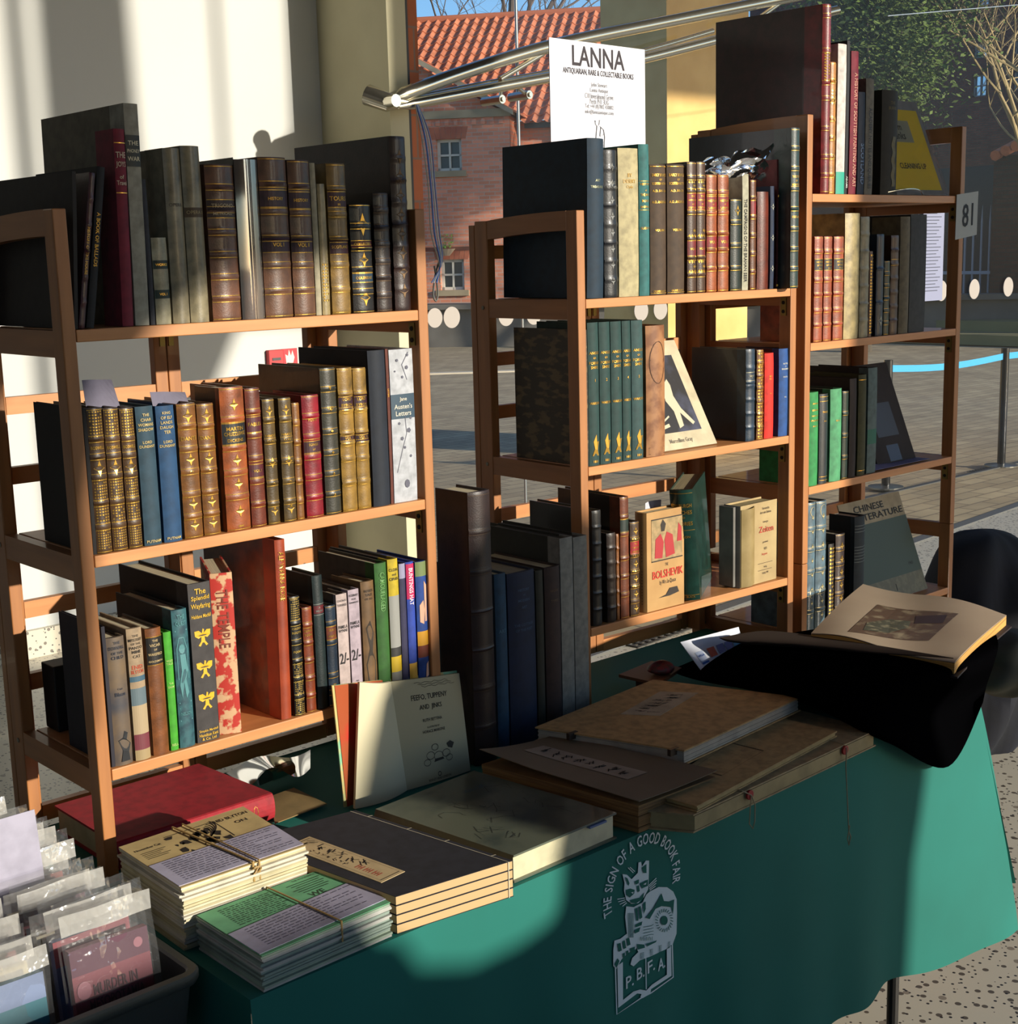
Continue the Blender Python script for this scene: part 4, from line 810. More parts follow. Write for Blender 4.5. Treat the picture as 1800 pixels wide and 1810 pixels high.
# ---- right bookcase, third shelf
B(2, 0, 1429, 1445, 693, 'light green cloth book at the left end of the right bookcase third shelf', '2c8a48', lea=False, tx=(('ANNALS', .88, .018), ('GENERAL', .81, .018), ('HISTORY OF', .75, .014), ('SCOTLAND', .70, .018), ('BURTON', .64, .014)), d=.15)
B(2, 0, 1447, 1462, 696, 'black and gilt worn book between two green ones', '1c2428', lea=True, gl=(.04, .08, .92, .97), tx=(('TWEED', .8, .02), ('DALE', .7, .014)), d=.13)
B(2, 0, 1466, 1486, 687, 'broader green cloth book, second green one on the third shelf', '4a9464', b='1c2c1c', lea=False, tx=(('RELICS', .66, .018),), d=.15)
B(2, 0, 1487.5, 1498, 691, 'slim dark green gilt book right of the broader green one', '1c3424', lea=True, bands=3, gl='b', d=.14, glc=GOLDD)
B(2, 0, 1500, 1512, 669, 'dark brown plain book in the middle of the third shelf', '30221c', lea=False, d=.17)
B(2, 0, 1515, 1529, 662, 'olive-green book on the third shelf', '45421c', lea=False, gl=(.05, .95), d=.16)
B(2, 0, 1532, 1548, 650, 'tall pale grey-green book with a green patch at the right of the row', '5c6c68', b='2c2018', lea=False, d=None, fx=1432, stripes=((.28, .42, '1c6450'),), bulge=.05)
# ---- lower right bookcase, top shelf
def gg2(g, w, h, sf):
    for f in (.93, .3): g.stroke([(w*.25*math.cos(a*.63), f*h+w*.35*math.sin(a*.63)) for a in range(11)], .001, sf)
    dots(8, .3)(g, w, h, sf)
for i, (a, b_, yt, s_) in enumerate(((1424, 1439, 888, 'left'), (1440, 1458, 885, 'right'))):
    B(3, 2, a, b_, yt, 'blue-grey gilt leather volume on the lower right shelf, %s one of the two' % s_, '58707c', bands=[.16, .3, .47, .64, .8], gl='b', deco=gg2, glc=mat('c0b080', .35, .7), d=.17, group='two blue-grey gilt volumes')
B(3, 2, 1463, 1473, 961, 'thin black book with gold zigzag spine, lower right shelf', '1c1610', lea=True, deco=dense(.03, .97, 20, 3, 6), d=.13)
B(3, 2, 1475, 1491, 943, 'dark brown banded leather book with small gilt flowers, lower right shelf', '301c14', bands=5, gl='b', deco=dots(6, .4), glc=GOLDD, d=.14)
B(3, 2, 1508, 1526, 912, 'dark blue-grey book with silver lines before the CHINESE LITERATURE booklet', '202a30', b='060606', lea=False, gl=(.55, .58, .61, .64, .67, .7, .85, .88, .91), glc=mat('707878', .5, .4), fx=1466)
# ---- books standing on the table between the bookcases
def tablebook(xl, xr, ytop, label, c, fx=None, d=None, yo=0., z=.003, **k):
    X0 = solve(lambda x: pr((x, yo, z))[0], xl, .3, 1.5); X1 = solve(lambda x: pr((x, yo, z))[0], xr, .3, 1.5)
    h = solve(lambda hh: -pr(((X0+X1)/2, yo, z+hh))[1], -ytop, .02, .7)
    if fx is not None: d = solve(lambda dd: -pr((X0, yo+dd, z+h))[0], -fx, .05, .4)
    t = book(label, X1-X0-.0008, h, d or h*.6, c, **k); t.location = ((X0+X1)/2, yo, z); return t
tablebook(841, 879, 868, 'very tall dark brown banded leather folio standing on the table between bookcases', mat('2e1c18', .45, nz=(38, '1c100e', .35, .72), bump=.25), fx=769, bands=6, gl='b', glc=mat('4a3a2c', .5, .4), yo=-.03)
tablebook(882, 902, 1014, 'medium blue cloth book right of the very tall brown folio', '1a3e56', d=.2, lea=False, tx=(('ART', .68, .02),), txc='3a6478')
tablebook(904, 951, 1010, 'broad navy cloth book standing on the table', '131f3a', d=.2, lea=False, tx=(('HISTORY', .9, .015), ('OF', .87, .01), ('MODERN', .84, .015), ('ART', .8, .015), ('THE COTTAGE', .7, .015), ('OF THE POET', .67, .015)), txc='2c4866', page='9a8c70')
tablebook(953, 966, 1008, 'olive-brown thin book between the navy and brown ones on the table', '2c2a1c', d=.2, lea=False)
tablebook(968, 995, 1001, 'dark brown cloth book left of the two grey-white volumes', '38241c', d=.2, lea=False, tx=(('WORK', .86, .015), ('TYPES', .8, .015)), txc='5a4028')
for i, (a, b_, s_) in enumerate(((996, 1018, 'left'), (1019, 1043, 'right'))):
    tablebook(a, b_, 950-2*i, 'tall grey-white folio with dark green boards, %s one of the pair' % s_, '848278', b='26281e', lea=False, d=.26, fx=860 if i == 0 else None, bulge=.04, page='302c22', group='pair of tall grey-white folios')
# ---------------------------------------------------------------- table and cloth
TX0, TX1, TYF, TYB = -.052, 1.836, -.475, .30
t = thing('folding_table', 'long folding table hidden under the green cloth, one thin metal leg showing', 'table')
G().box(TX0+.01, TX1-.02, TYF+.01, TYB-.005, -.03, -.004).build('tabletop', mat('8c8478', .6), t)
for x in (.06, 1.60):
    for y in (TYF+.04, TYB-.06): G().tube([(x, y, -.03), (x, y, FL)], .013, 12).build('leg', mat('3c3a38', .35, .7), t)
rebase(t)
def cy(x, z):
    k = min(1, max(0, -z/.58)); s = x*9.3
    f = (math.sin(s)+.6*math.sin(s*1.73+1)+.4*math.sin(s*3.1+2))*.012*k
    edge = max(0, (x-1.45)/.42); f += -.05*k*edge**2*(1+math.sin(x*16))
    return TYF-.004-.012*k+f*.9
def hem(x):
    return -.585-.035*max(0, (x-1.5)/.37)+.006*math.sin(x*30)
GREEN = mat('0e6e62', .8, nz=(3, '0b6458', .3, .7))
g = G(); n = 150
g.grid(lambda u, v: (TX0+(TX1-TX0)*u, TYF-.003+(TYB-TYF+.003)*v, .0015), 20, 8)
def front(u, v):
    z = hem(TX0+(TX1-TX0)*u)*v; x = TX0+(TX1-TX0)*u
    xx = x+max(0, (u-.84)/.16)**1.4*.17*v**.8
    return (xx, cy(x, z) if v > 0 else TYF-.003, z+.0015*(1-v))
g.grid(front, n, 22)
g.grid(lambda u, v: (TX1+.15*(1-u)**3*v, (TYF-.003)+(TYB-TYF)*u+(cy(TX1, -.6)-TYF+.003)*v*(1-u), .0015+(-.50-.14*u+.09*(u > .3)*0)*v), 24, 10)
g.grid(lambda u, v: (TX0-.01*v, (TYF-.003)+(TYB-TYF)*u, .0015-.6*v), 10, 6)
g.grid(lambda u, v: (TX0+(TX1-TX0)*u, TYB+.002, .0015-.4*v), 30, 6)
tc_ = thing('tablecloth', 'bright green tablecloth hanging over the long table, printed with a white cat emblem', 'tablecloth')
g.build('cloth', GREEN, tc_, smooth=True)
# emblem, traced in its own sheet and laid on the cloth
def em(x, y):
    p = at(1080+x/4.4125, 1400+y/4.4125, 1, -.49); return (p.x, cy(p.x, p.z)-.0025, p.z)
PW = mat('dce8e8', .8); g = G(); K = G()
# book outline and pages
g.stroke([(45, 1370), (48, 1735), (240, 1615), (330, 1575), (525, 1462), (515, 1195)], 9, em)
g.poly([(60, 1360), (105, 1330), (100, 1625), (185, 1560), (240, 1545), (290, 1555), (340, 1510), (470, 1440), (468, 1240), (505, 1215), (510, 1450), (330, 1545), (325, 1580), (260, 1612), (240, 1605), (250, 1580), (215, 1575), (60, 1685)], em)
g.stroke([(290, 1300), (290, 1545)], 7, em)
# cat: body, haunch, head, ears
g.poly([(330, 785), (400, 752), (470, 755), (520, 790), (548, 850), (552, 960), (550, 1120), (520, 1200), (460, 1240), (330, 1290), (240, 1320), (190, 1365), (165, 1350), (180, 1300), (230, 1255), (215, 1225), (160, 1190), (140, 1100), (130, 980), (140, 900), (200, 905), (270, 870), (300, 810)], em)
g.poly([(115, 650), (150, 655), (185, 690), (235, 640), (242, 560), (262, 555), (268, 590), (300, 545), (325, 545), (322, 640), (320, 700), (315, 770), (280, 830), (235, 875), (180, 880), (140, 850), (125, 780), (130, 720)], em)
for q in ([(160, 600), (200, 640)], [(175, 596), (212, 630)], [(382, 682), (320, 740)], [(384, 700), (322, 752)], [(380, 722), (325, 765)], [(375, 745), (328, 776)], [(72, 845), (130, 835)], [(78, 865), (132, 850)], [(90, 885), (138, 862)], [(110, 900), (145, 872)]): g.stroke(q, 6, em)
# crossed books under the paws
g.poly([(42, 1165), (90, 1150), (150, 1105), (215, 1165), (212, 1230), (150, 1260), (95, 1310), (50, 1385), (28, 1360), (30, 1240)], em)
def em2(x, y):
    p = em(x, y); return (p[0], p[1]-.0012, p[2])
for q in ([(130, 670), (155, 740), (165, 720), (150, 680)], [(262, 600), (300, 570), (300, 640), (275, 640)], [(135, 770), (170, 760), (205, 770), (200, 800), (165, 830), (138, 810)], [(245, 720), (290, 700), (312, 690), (310, 740), (262, 760)],
          [(205, 705), (240, 690), (238, 720), (215, 730)], [(222, 740), (240, 735), (245, 780), (228, 790)], [(165, 850), (200, 840), (245, 830), (280, 790), (270, 840), (215, 875), (175, 872)],
          [(205, 915), (215, 1010), (230, 1010), (222, 910)], [(232, 905), (240, 1000), (262, 985), (250, 895)], [(268, 880), (272, 960), (290, 920), (290, 860)], [(292, 985), (350, 920), (420, 800), (440, 860), (480, 865), (525, 850), (515, 970), (500, 910), (420, 900), (370, 920), (320, 1000)],
          [(200, 1080), (245, 1060), (235, 1095), (198, 1110)], [(205, 1040), (262, 1015), (255, 1045), (205, 1062)], [(215, 1190), (275, 1195), (280, 1220), (220, 1235)], [(290, 1190), (380, 1165), (370, 1180), (300, 1210)],
          [(60, 1190), (85, 1180), (95, 1240), (70, 1250)], [(100, 1170), (120, 1160), (130, 1220), (108, 1230)], [(132, 1150), (155, 1140), (165, 1195), (140, 1205)], [(100, 1265), (118, 1255), (120, 1290), (104, 1300)], [(128, 1245), (146, 1238), (150, 1275), (132, 1282)], [(160, 1225), (200, 1210), (195, 1250), (165, 1260)], [(35, 1345), (60, 1300), (75, 1320), (50, 1375)]):
    K.poly(q, em2)
cx_, cy_ = 442, 1012
for i in range(22):
    a = i*2*math.pi/22; K.stroke([(cx_+52*math.cos(a), cy_+66*math.sin(a)), (cx_+76*math.cos(a+.12), cy_+92*math.sin(a+.12))], 6, em2)
K.poly([(cx_+30*math.cos(a*.63), cy_+38*math.sin(a*.63)) for a in range(10)], em2)
for i in range(7): K.stroke([(150+i*7, 950), (152+i*6, 1140)], 3, em2)
for k in range(4): K.stroke([(268, 1060+k*24), (330, 1052+k*22), (352, 1040+k*26)], 4, em2)
for k in range(9): K.stroke([(245+k*12, 1135+k % 2*6), (242+k*12, 1165)], 4, em2)
for k in range(4):
    for j in range(6): K.stroke([(240+k*78, 1265-k*26+j*9), (272+k*74, 1256-k*26+j*9)], 3, em2)
for q in ([(172, 790), (192, 785), (190, 800)], [(270, 728), (296, 712), (290, 730)]): g.poly(q, lambda x, y: (em(x, y)[0], em(x, y)[1]-.002, em(x, y)[2]))
for s_, x, y in (('P.', 158, 1480), ('B.', 246, 1415), ('F.', 335, 1365), ('A.', 424, 1350)):
    v, f, W, H = text_geo(s_); hh = 118; ww = 62
    g.add([em(x+p[0]/W*ww, y-(p[1]-H/2)/H*hh*.78+(-.55*p[0]/W*ww)) for p in v], f)
A_ = at(1079, 1618, 1, -.49); B_ = at(1143, 1487, 1, -.49); C_ = at(1203, 1560, 1, -.49)
def circ(a, b, c):
    ax, ay, bx, by, cx2, cy2 = a.x, a.z, b.x, b.z, c.x, c.z
    d = 2*(ax*(by-cy2)+bx*(cy2-ay)+cx2*(ay-by))
    ux = ((ax**2+ay**2)*(by-cy2)+(bx**2+by**2)*(cy2-ay)+(cx2**2+cy2**2)*(ay-by))/d
    uy = ((ax**2+ay**2)*(cx2-bx)+(bx**2+by**2)*(ax-cx2)+(cx2**2+cy2**2)*(bx-ax))/d
    return ux, uy, math.hypot(ax-ux, ay-uy)
ux, uy, rr_ = circ(A_, B_, C_)
s_ = 'THE SIGN OF A GOOD BOOK FAIR'; a0 = math.atan2(A_.z-uy, A_.x-ux); a1 = math.atan2(C_.z-uy, C_.x-ux)
if a0 < 0: a0 += 2*math.pi
wds = [(.34 if ch == ' ' else text_geo(ch)[2]+.13) for ch in s_]; tot = sum(wds); acc = 0
for i, ch in enumerate(s_):
    pos = (acc+wds[i]/2)/tot; acc += wds[i]
    if ch == ' ': continue
    a = a0+.06-(a0-a1+.12)*pos; v, f, W, H = text_geo(ch); hh = .0205; k = hh/max(H, .6); kx = (rr_*(a0-a1+.12))/tot*1.0
    P = []
    for x, y in v:
        lx, ly = x*kx, y*k-hh/2; X = ux+(rr_+ly)*math.cos(a)+lx*math.sin(a); Z = uy+(rr_+ly)*math.sin(a)-lx*math.cos(a)
        P.append((X, cy(X, Z)-.0025, Z))
    g.add(P, f)
g.build('cat_emblem', PW, tc_, fixn=False); K.build('emblem_shading', mat('0f6456', .8), tc_, fixn=False)
rebase(tc_)
# ---------------------------------------------------------------- flat things on the table
def Q(z, pts): return [at(px, py, 2, z) for px, py in pts]
def bil(c, u, v):  # c: 4 corners round the loop
    return (c[0]*(1-u)+c[1]*u)*(1-v)+(c[3]*(1-u)+c[2]*u)*v
def block(g, c, zt, zb, mi=0, grow=0.):
    cc = sum(c, Vector())/4; c = [cc+(p-cc)*(1+grow) for p in c]
    vs = [(p.x, p.y, zb) for p in c]+[(p.x, p.y, zt) for p in c]
    g.add(vs, [(3, 2, 1, 0), (4, 5, 6, 7), (0, 1, 5, 4), (1, 2, 6, 5), (2, 3, 7, 6), (3, 0, 4, 7)], mi)
def decal(c, z, up=.0004):
    """maps (u,v) in 0..1 onto the quad's top"""
    return lambda u, v: (bil(c, u, v).x, bil(c, u, v).y, z+up)
TZ = .0025
# red book under the left bookcase
t = thing('red_book', 'large red cloth book lying flat under the left bookcase, gilt spine to the front', 'book')
c = Q(.052, [(88, 1440), (342, 1356), (484, 1404), (222, 1492)])
c = [Vector((.012, .262, 0)), Vector((.300, .262, 0)), Vector((.316, .035, 0)), Vector((.012, .035, 0))]
RED = clothm('a01c26')
g = G(); block(g, c, .052, .048); block(g, c, .0065, TZ)
def rsp(u, v): x = c[3].x+(c[2].x-c[3].x)*u; a = v*math.pi; return (x, .035-.010*math.sin(a)*1., .0272-.0247*math.cos(a))
g.grid(rsp, 1, 10); g.build('cover', RED, t)
g = G(); block(g, c, .048, .0065, 0, -.03); g.build('page_block', paper('c8b890'), t)
g = G()
def rs2(x, z): return (c[3].x+(c[2].x-c[3].x)*x, .035-.0104*math.sin(math.acos(max(-1, min(1, (.0272-(.0025+.0495*z))/.0247)))), .0025+.0495*z)
for u in (.95, .90, .66): g.stroke([(u, .12), (u, .88)], .004, rs2)
for u in (.87, .80, .74): g.stroke([(u+.015*math.cos(a*.8), .5+.25*math.sin(a*.8)) for a in range(9)], .003, rs2)
put_text(g, 'ALBUM', .62, .5, .10, .5, rs2, exact=True); g.build('gilt_tooling', GOLD, t, fixn=False); rebase(t)
# curl of clear film with dark foil
t = thing('film_sleeve', 'clear plastic sleeve curled over on the green cloth behind the red book', 'sleeve')
def fc(u, v):
    a = at(400+150*u, 1372-26*u, 2, .0); b_ = at(440+110*u, 1398-14*u, 2, .0); p = a*(1-v)+b_*v
    return (p.x, min(p.y, .29), .006+.030*math.sin(u*math.pi*1.15+.2)**2*(.6+.4*v)+.012*u)
G().grid(fc, 26, 6).build('sheet', film('d8dcdc', .12, .5, .08), t, smooth=True, fixn=False)
def fd(u, v):
    p0 = at(470+50*v, 1396-12*v, 2, .0); th = -.5+u*4.2
    return (p0.x+.018*math.cos(th), p0.y+.02*v, .021+.018*math.sin(th))
G().grid(fd, 16, 6).build('curl', film('181c20', .75, .5, .15), t, smooth=True, fixn=False); rebase(t)
t = tag(G().slab(lambda u, v: tuple(bil(Q(.004, [(478, 1410), (520, 1402), (578, 1423), (486, 1458)]), u, v)+Vector((0, 0, .008*(1-v)*u+.003))), 8, 8, .0015).build('brown_card', paper('8c7448'), None), 'thin brown card lying on the cloth right of the red book', 'card'); rebase(t)
# two bundles of leaflets
def bundle(name, label, top, zt, cols, jit, seed, n):
    t = thing(name, label, 'leaflet stack'); rr = random.Random(seed); g = G(); z = TZ
    dz = (zt-TZ-.0012)/n
    for i in range(n):
        o = Vector((rr.uniform(-jit, jit), rr.uniform(-jit, jit), 0)); sh_ = Vector((.010, .012, 0))*(1-i/n)*0
        block(g, [p+o+sh_ for p in top], z+dz*.93, z, rr.randrange(len(cols))); z += dz
    g.build('leaflets', [paper(x) for x in cols], t)
    return t
cr = [Vector((-.041, -.092, 0)), Vector((.184, -.089, 0)), Vector((.167, -.297, 0)), Vector((-.045, -.292, 0))]
t = bundle('leaflet_bundle', 'tall bundle of cream leaflets held by rubber bands, white slip on top', cr, .10, ['c8bc94', 'd0c8a8', 'b8ac88', 'd4ccb8'], .0035, 3, 26)
g = G(); block(g, cr, .1, .0988); g.build('top_leaflet', paper('c8b078'), t)
wl = [bil(cr, 0, .50), bil(cr, 1, .50), bil(cr, 1, .97), bil(cr, 0, .97)]
g = G(); block(g, wl, .1012, .1003); g.build('price_slip', paper('b4b0c4'), t)
D = decal(cr, .1); g = G()
put_text(g, 'ENID BLYTON', .80, .16, .28, .06, lambda u, v: D(u, 1-(1-v) if 0 else v), vert=0)
g = G()
Df = lambda u, v: D(u, 1-v)       # v up the page
put_text(g, 'ENID BLYTON', .82, .88, .30, .07, Df); put_text(g, 'ON', .86, .76, .1, .05, Df); put_text(g, 'November Cat', .14, .82, .2, .04, Df)
for k in range(5): g.stroke([(.05, .74-k*.03), (.24-.03*(k % 3), .74-k*.03)], .006, Df)
rr = random.Random(6)
for k in range(26):
    a, b_ = rr.uniform(.3, .68), rr.uniform(.52, .86); r = rr.uniform(.012, .045)
    g.poly([(a+r*math.cos(q*1.05+k)*rr.uniform(.4, 1.2), b_+r*1.6*math.sin(q*1.05+k)*rr.uniform(.4, 1.2)) for q in range(6)], Df)
for k in range(5): g.stroke([(.46+.02*k+.15*math.sin(q*.25), .55+.3*q/8+.02*k) for q in range(9)], .008, Df)
g.stroke([(.3, .9), (.7, .9), (.7, .54)], .008, Df); g.build('printing', mat('1c1610', .8), t, fixn=False)
g = G(); Dw = lambda u, v: (bil(wl, u, v).x, bil(wl, u, v).y, .1015); rr = random.Random(2)
for k in range(11):
    x = .08
    while x < .92-.2*(k % 3 == 2):
        L = rr.uniform(.02, .07); g.stroke([(x, .08+k*.078), (x+L, .08+k*.078)], .016, Dw); x += L+.012
g.build('slip_printing', mat('4c4858', .8), t, fixn=False)
BAND = mat('a88850', .6)
def rb(c, u0, u1, z, wd, t, droop=.02):
    a = bil(c, u0, 0); b_ = bil(c, u1, 1); P = [Vector((a.x, a.y+.001, z-.03)), Vector((a.x, a.y+.001, z+.0015)), Vector((b_.x, b_.y-.0012, z+.0015)), Vector((b_.x, b_.y-.0012, z-.03))]
    Q_ = [P[0], P[1]]+[P[1].lerp(P[2], i/8) for i in range(1, 8)]+[P[2], P[3]]
    g = G().tube(Q_, wd, 6, flat=.4 if 0 else .7); g.build('rubber_band', BAND, t, smooth=True)
rb(cr, .42, .56, .1018, .0022, t); rb(cr, .50, .61, .1018, .0016, t)
g = G(); b_ = bil(cr, .58, 1); rr = random.Random(9); g.tube([b_+Vector((rr.uniform(-.008, .008), -.004+rr.uniform(-.003, .001), .092+rr.uniform(-.008, .008))) for _ in range(9)], .0014, 5); g.build('rubber_band_knot', BAND, t, smooth=True)
rebase(t)
gr = [Vector((-.028, -.289-.012, 0)), Vector((.203, -.289-.012, 0)), Vector((.197, -.469, 0)), Vector((-.027, -.473, 0))]
t = bundle('leaflet_bundle', 'bundle of mint green leaflets with one rubber band on the table edge', gr, .055, ['98a894', 'a8b0a4', '8c9c90', 'b4b4ac'], .003, 4, 15)
g = G(); block(g, gr, .055, .0538); g.build('top_leaflet', paper('6cae80'), t)
wl2 = [bil(gr, 0, .50), bil(gr, 1, .42), bil(gr, 1, .93), bil(gr, 0, .97)]
g = G(); block(g, wl2, .0562, .0553); g.build('price_slip', paper('a8a4b8'), t)
D2 = decal(gr, .055); Df2 = lambda u, v: D2(u, 1-v); g = G(); rr = random.Random(12)
for k in range(11):
    x = .12
    while x < .5: L = rr.uniform(.01, .05); g.stroke([(x, .93-k*.035), (x+L, .93-k*.035)], .010, Df2); x += L+.01
for k in range(6): g.stroke([(.62+.02*(k % 3), .9-k*.04), (.88-.02*(k % 2), .9-k*.04)], .009, Df2)
put_text(g, 'WE', .73, .62, .12, .1, Df2); put_text(g, 'THE WONDERFUL COUNTRY', .84, .96, .3, .03, Df2); g.build('printing', mat('28402c', .8), t, fixn=False)
g = G(); Dw2 = lambda u, v: (bil(wl2, u, v).x, bil(wl2, u, v).y, .0565)
for k in range(9):
    x = .1
    while x < .9-.25*(k % 3 == 1): L = rr.uniform(.02, .07); g.stroke([(x, .1+k*.09), (x+L, .1+k*.09)], .016, Dw2); x += L+.012
g.build('slip_printing', mat('4c4858', .8), t, fixn=False)
rb(gr, .52, .60, .0567, .0018, t); rebase(t)
# four black thread-bound books
bk = [Vector(v) for v in ((.205, -.168, 0), (.405, -.158, 0), (.437, -.505, 0), (.228, -.515, 0))]
bk = [at(515, 1478, 2, .062), at(628, 1432, 2, .062), at(907, 1521, 2, .062), at(700, 1585, 2, .062)]
bk[0] = bk[3]+(bk[1]-bk[2]); bk[0].z = 0
for p in bk: p.z = 0
for i in range(4):
    z0 = TZ+i*.0150; z1 = z0+.0146
    lb = 'black thread-bound oriental book, %s of the stack of four' % ('lowest', 'second lowest', 'second highest', 'topmost with a calligraphy label,')[i]
    t = thing('thread_bound_book', lb, 'book', group='stack of four black thread-bound books')
    g = G(); block(g, bk, z1, z1-.0008); block(g, bk, z0+.0008, z0); g.build('cover', mat('22242c', .8, nz=(50, '181a20', .4, .7)), t)
    g = G(); block(g, bk, z1-.0008, z0+.0008, 0, -.006); g.build('page_block', mat('c8a878', .85), t)
    g = G(); U = lambda u, v, z: (bil(bk, u, v).x, bil(bk, u, v).y, z)
    if i == 3:
        g.stroke([(.955, .0), (.955, 1)], .006, lambda u, v: U(u, v, z1+.0006))
        for v in (.12, .38, .62, .9): g.stroke([(.955, v), (1.0, v)], .006, lambda u, v: U(u, v, z1+.0007))
    e = (bk[2]-bk[3]).normalized(); nrm = Vector((e.y, -e.x, 0))
    for v in (.955,):
        p = bk[3].lerp(bk[2], v)+nrm*.0004; g.add([(p.x, p.y, z0), (p.x+e.x*.0015, p.y+e.y*.0015, z0), (p.x+e.x*.0015, p.y+e.y*.0015, z1), (p.x, p.y, z1)], [(0, 1, 2, 3)])
    g.build('binding_thread', mat('c8c0a8', .7), t, fixn=False)
    if i == 3:
        lbq = [at(503, 1470, 2, z1), at(545, 1482, 2, z1), at(716, 1542, 2, z1), at(672, 1562, 2, z1)]
        lbq = [at(545, 1480, 2, z1), at(716, 1541, 2, z1), at(674, 1561, 2, z1), at(505, 1497, 2, z1)]
        lbq[0] = lbq[3]+(lbq[1]-lbq[2])
        for p in lbq: p.z = 0
        g = G(); block(g, lbq, z1+.0009, z1+.0001); lo = g.build('title_strip', paper('c4ac80'), t)
        LM = lambda u, v: (bil(lbq, u, v).x, bil(lbq, u, v).y, z1+.0012)
        g = G(); g.stroke([(.03, .1), (.97, .1), (.97, .9), (.03, .9)], .008, LM, closed=True); rr = random.Random(3)
        for k in range(6):
            x0, y0 = .1+k*.115, .36-.0*k
            for j in range(6):
                a = rr.choice((0, 1.57, .8, 2.3, 1.3)); L = rr.uniform(.02, .045); px_, py_ = x0+rr.uniform(-.03, .03), y0+rr.uniform(-.14, .14)
                g.stroke([(px_-L*math.cos(a), py_-3*L*math.sin(a)*1), (px_+L*math.cos(a), py_+3*L*math.sin(a))], .011, LM)
        for k in range(7):
            x0, y0 = .22+k*.06, .72
            for j in range(4):
                a = rr.choice((0, 1.57, .8)); L = .014; px_, py_ = x0+rr.uniform(-.015, .015), y0+rr.uniform(-.06, .06); g.stroke([(px_-L*math.cos(a), py_-3*L*math.sin(a)), (px_+L*math.cos(a), py_+3*L*math.sin(a))], .007, LM)
        g.build('calligraphy', mat('1c1a18', .8), t, fixn=False)
        g = G()
        for k in range(3):
            x0 = .70+k*.085; g.stroke([(x0-.025, .5), (x0+.025, .5), (x0+.025, .75), (x0-.025, .75)], .008, LM, closed=True); g.stroke([(x0, .5), (x0, .75)], .006, LM); g.stroke([(x0-.02, .62), (x0+.02, .62)], .02, LM)
        g.build('red_seals', mat('b83c2c', .7), t, fixn=False)
    rebase(t)
# grey pictorial book lying flat
gb = Q(.05, [(664, 1430), (838, 1362), (1090, 1436), (908, 1512)])
for p in gb: p.z = 0
t = thing('flat_grey_book', 'thick grey-green pictorial book in a clear wrapper lying flat by the black stack', 'book')
g = G(); block(g, gb, .05, .0465); block(g, gb, .006, TZ)
g.grid(lambda u, v: ((gb[3]*u+gb[0]*(1-u)).x-.006*math.sin(v*math.pi), (gb[3]*u+gb[0]*(1-u)).y, TZ+(.05-TZ)*v), 1, 6)
g.build('cover', mat('5e6454', .35, nz=(9, '3c463e', .45, .62), coat=.5), t)
g = G(); block(g, gb, .0465, .006, 0, -.03); g.build('page_block', paper('d0c8a4'), t)
DD = lambda u, v: (bil(gb, u, v).x, bil(gb, u, v).y, .0504); g = G(); rr = random.Random(8)
for k in range(14):
    x, y = rr.uniform(.15, .85), rr.uniform(.15, .85); P = [(x, y)]
    for j in range(5): x += rr.uniform(-.08, .08); y += rr.uniform(-.08, .08); P.append((x, y))
    g.stroke(P, .004, DD)
g.build('cover_drawing', mat('2c3430', .6), t, fixn=False)
g = G(); put_text(g, 'NEW YORK', .72, .2, .2, .07, DD); g.build('lettering', mat('3c5460', .6), t, fixn=False)
p = gb[3].lerp(gb[2], .80); G().box(p.x-.02, p.x+.02, p.y-.0035, p.y+.01, .042, .0455).build('bookmark', mat('5c6c94', .6), t)
rebase(t)
# open picture book standing up
t = thing('open_picture_book', 'children’s picture book standing open at its printed title page on the table', 'book')
def up(bx, by, tx_, ty_, back): b_ = at(bx, by, 2, TZ+.001); top = at(tx_, ty_, 1, b_.y+back); return b_, top
Lb, Lt = up(609, 1427, 587, 1212, -.012); Pb, Pt = up(628, 1430, 636, 1206, -.006); Gb, Gt = up(720, 1397, 691, 1205, .03); Rb, Rt = up(832, 1362, 812, 1190, .04)
Gs = Gb+Vector((.006, .016, 0)); Gst = Gt+Vector((.006, .016, 0))
def leaf(g, a, b_, c, d_, th, bulge=0., mi=0):
    n = (b_-a).cross(d_-a).normalized()
    if n.y > 0: n = -n
    N_ = 10
    f = lambda u, v: (a*(1-u)+b_*u)*(1-v)+(d_*(1-u)+c*u)*v+n*bulge*math.sin(u*math.pi)
    F = [f(i/N_, j/N_) for i in range(N_+1) for j in range(N_+1)]; m_ = len(F); q = lambda i, j: i*(N_+1)+j
    vs = [tuple(p) for p in F]+[tuple(p-n*th) for p in F]; fs = []
    for i in range(N_):
        for j in range(N_): fs += [(q(i, j), q(i+1, j), q(i+1, j+1), q(i, j+1)), tuple(m_+k for k in (q(i, j+1), q(i+1, j+1), q(i+1, j), q(i, j)))]
    per = [q(i, 0) for i in range(N_+1)]+[q(N_, j) for j in range(1, N_+1)]+[q(i, N_) for i in range(N_-1, -1, -1)]+[q(0, j) for j in range(N_-1, 0, -1)]
    for k in range(len(per)): a1, b1 = per[k], per[(k+1) % len(per)]; fs.append((b1, a1, a1+m_, b1+m_))
    g.add(vs, fs, mi); return f, n
g = G(); f, nL = leaf(g, Lb, Gs, Gst, Lt, .003); Rb2 = Rb+Vector((.004, .012, 0)); Rt2 = Rt+Vector((.004, .012, .002)); leaf(g, Gs, Rb2, Rt2, Gst, .003); g.build('cover', mat('c0b070', .6, nz=(25, '7cb48c', .5, .6)), t)
g = G(); fe, ne = leaf(g, Lb+(Gs-Lb)*.04, Gs, Gst, Lt+(Gst-Lt)*.04, .0005); 
for i in range(len(g.v)): g.v[i] = tuple(Vector(g.v[i])+nL*.0012)
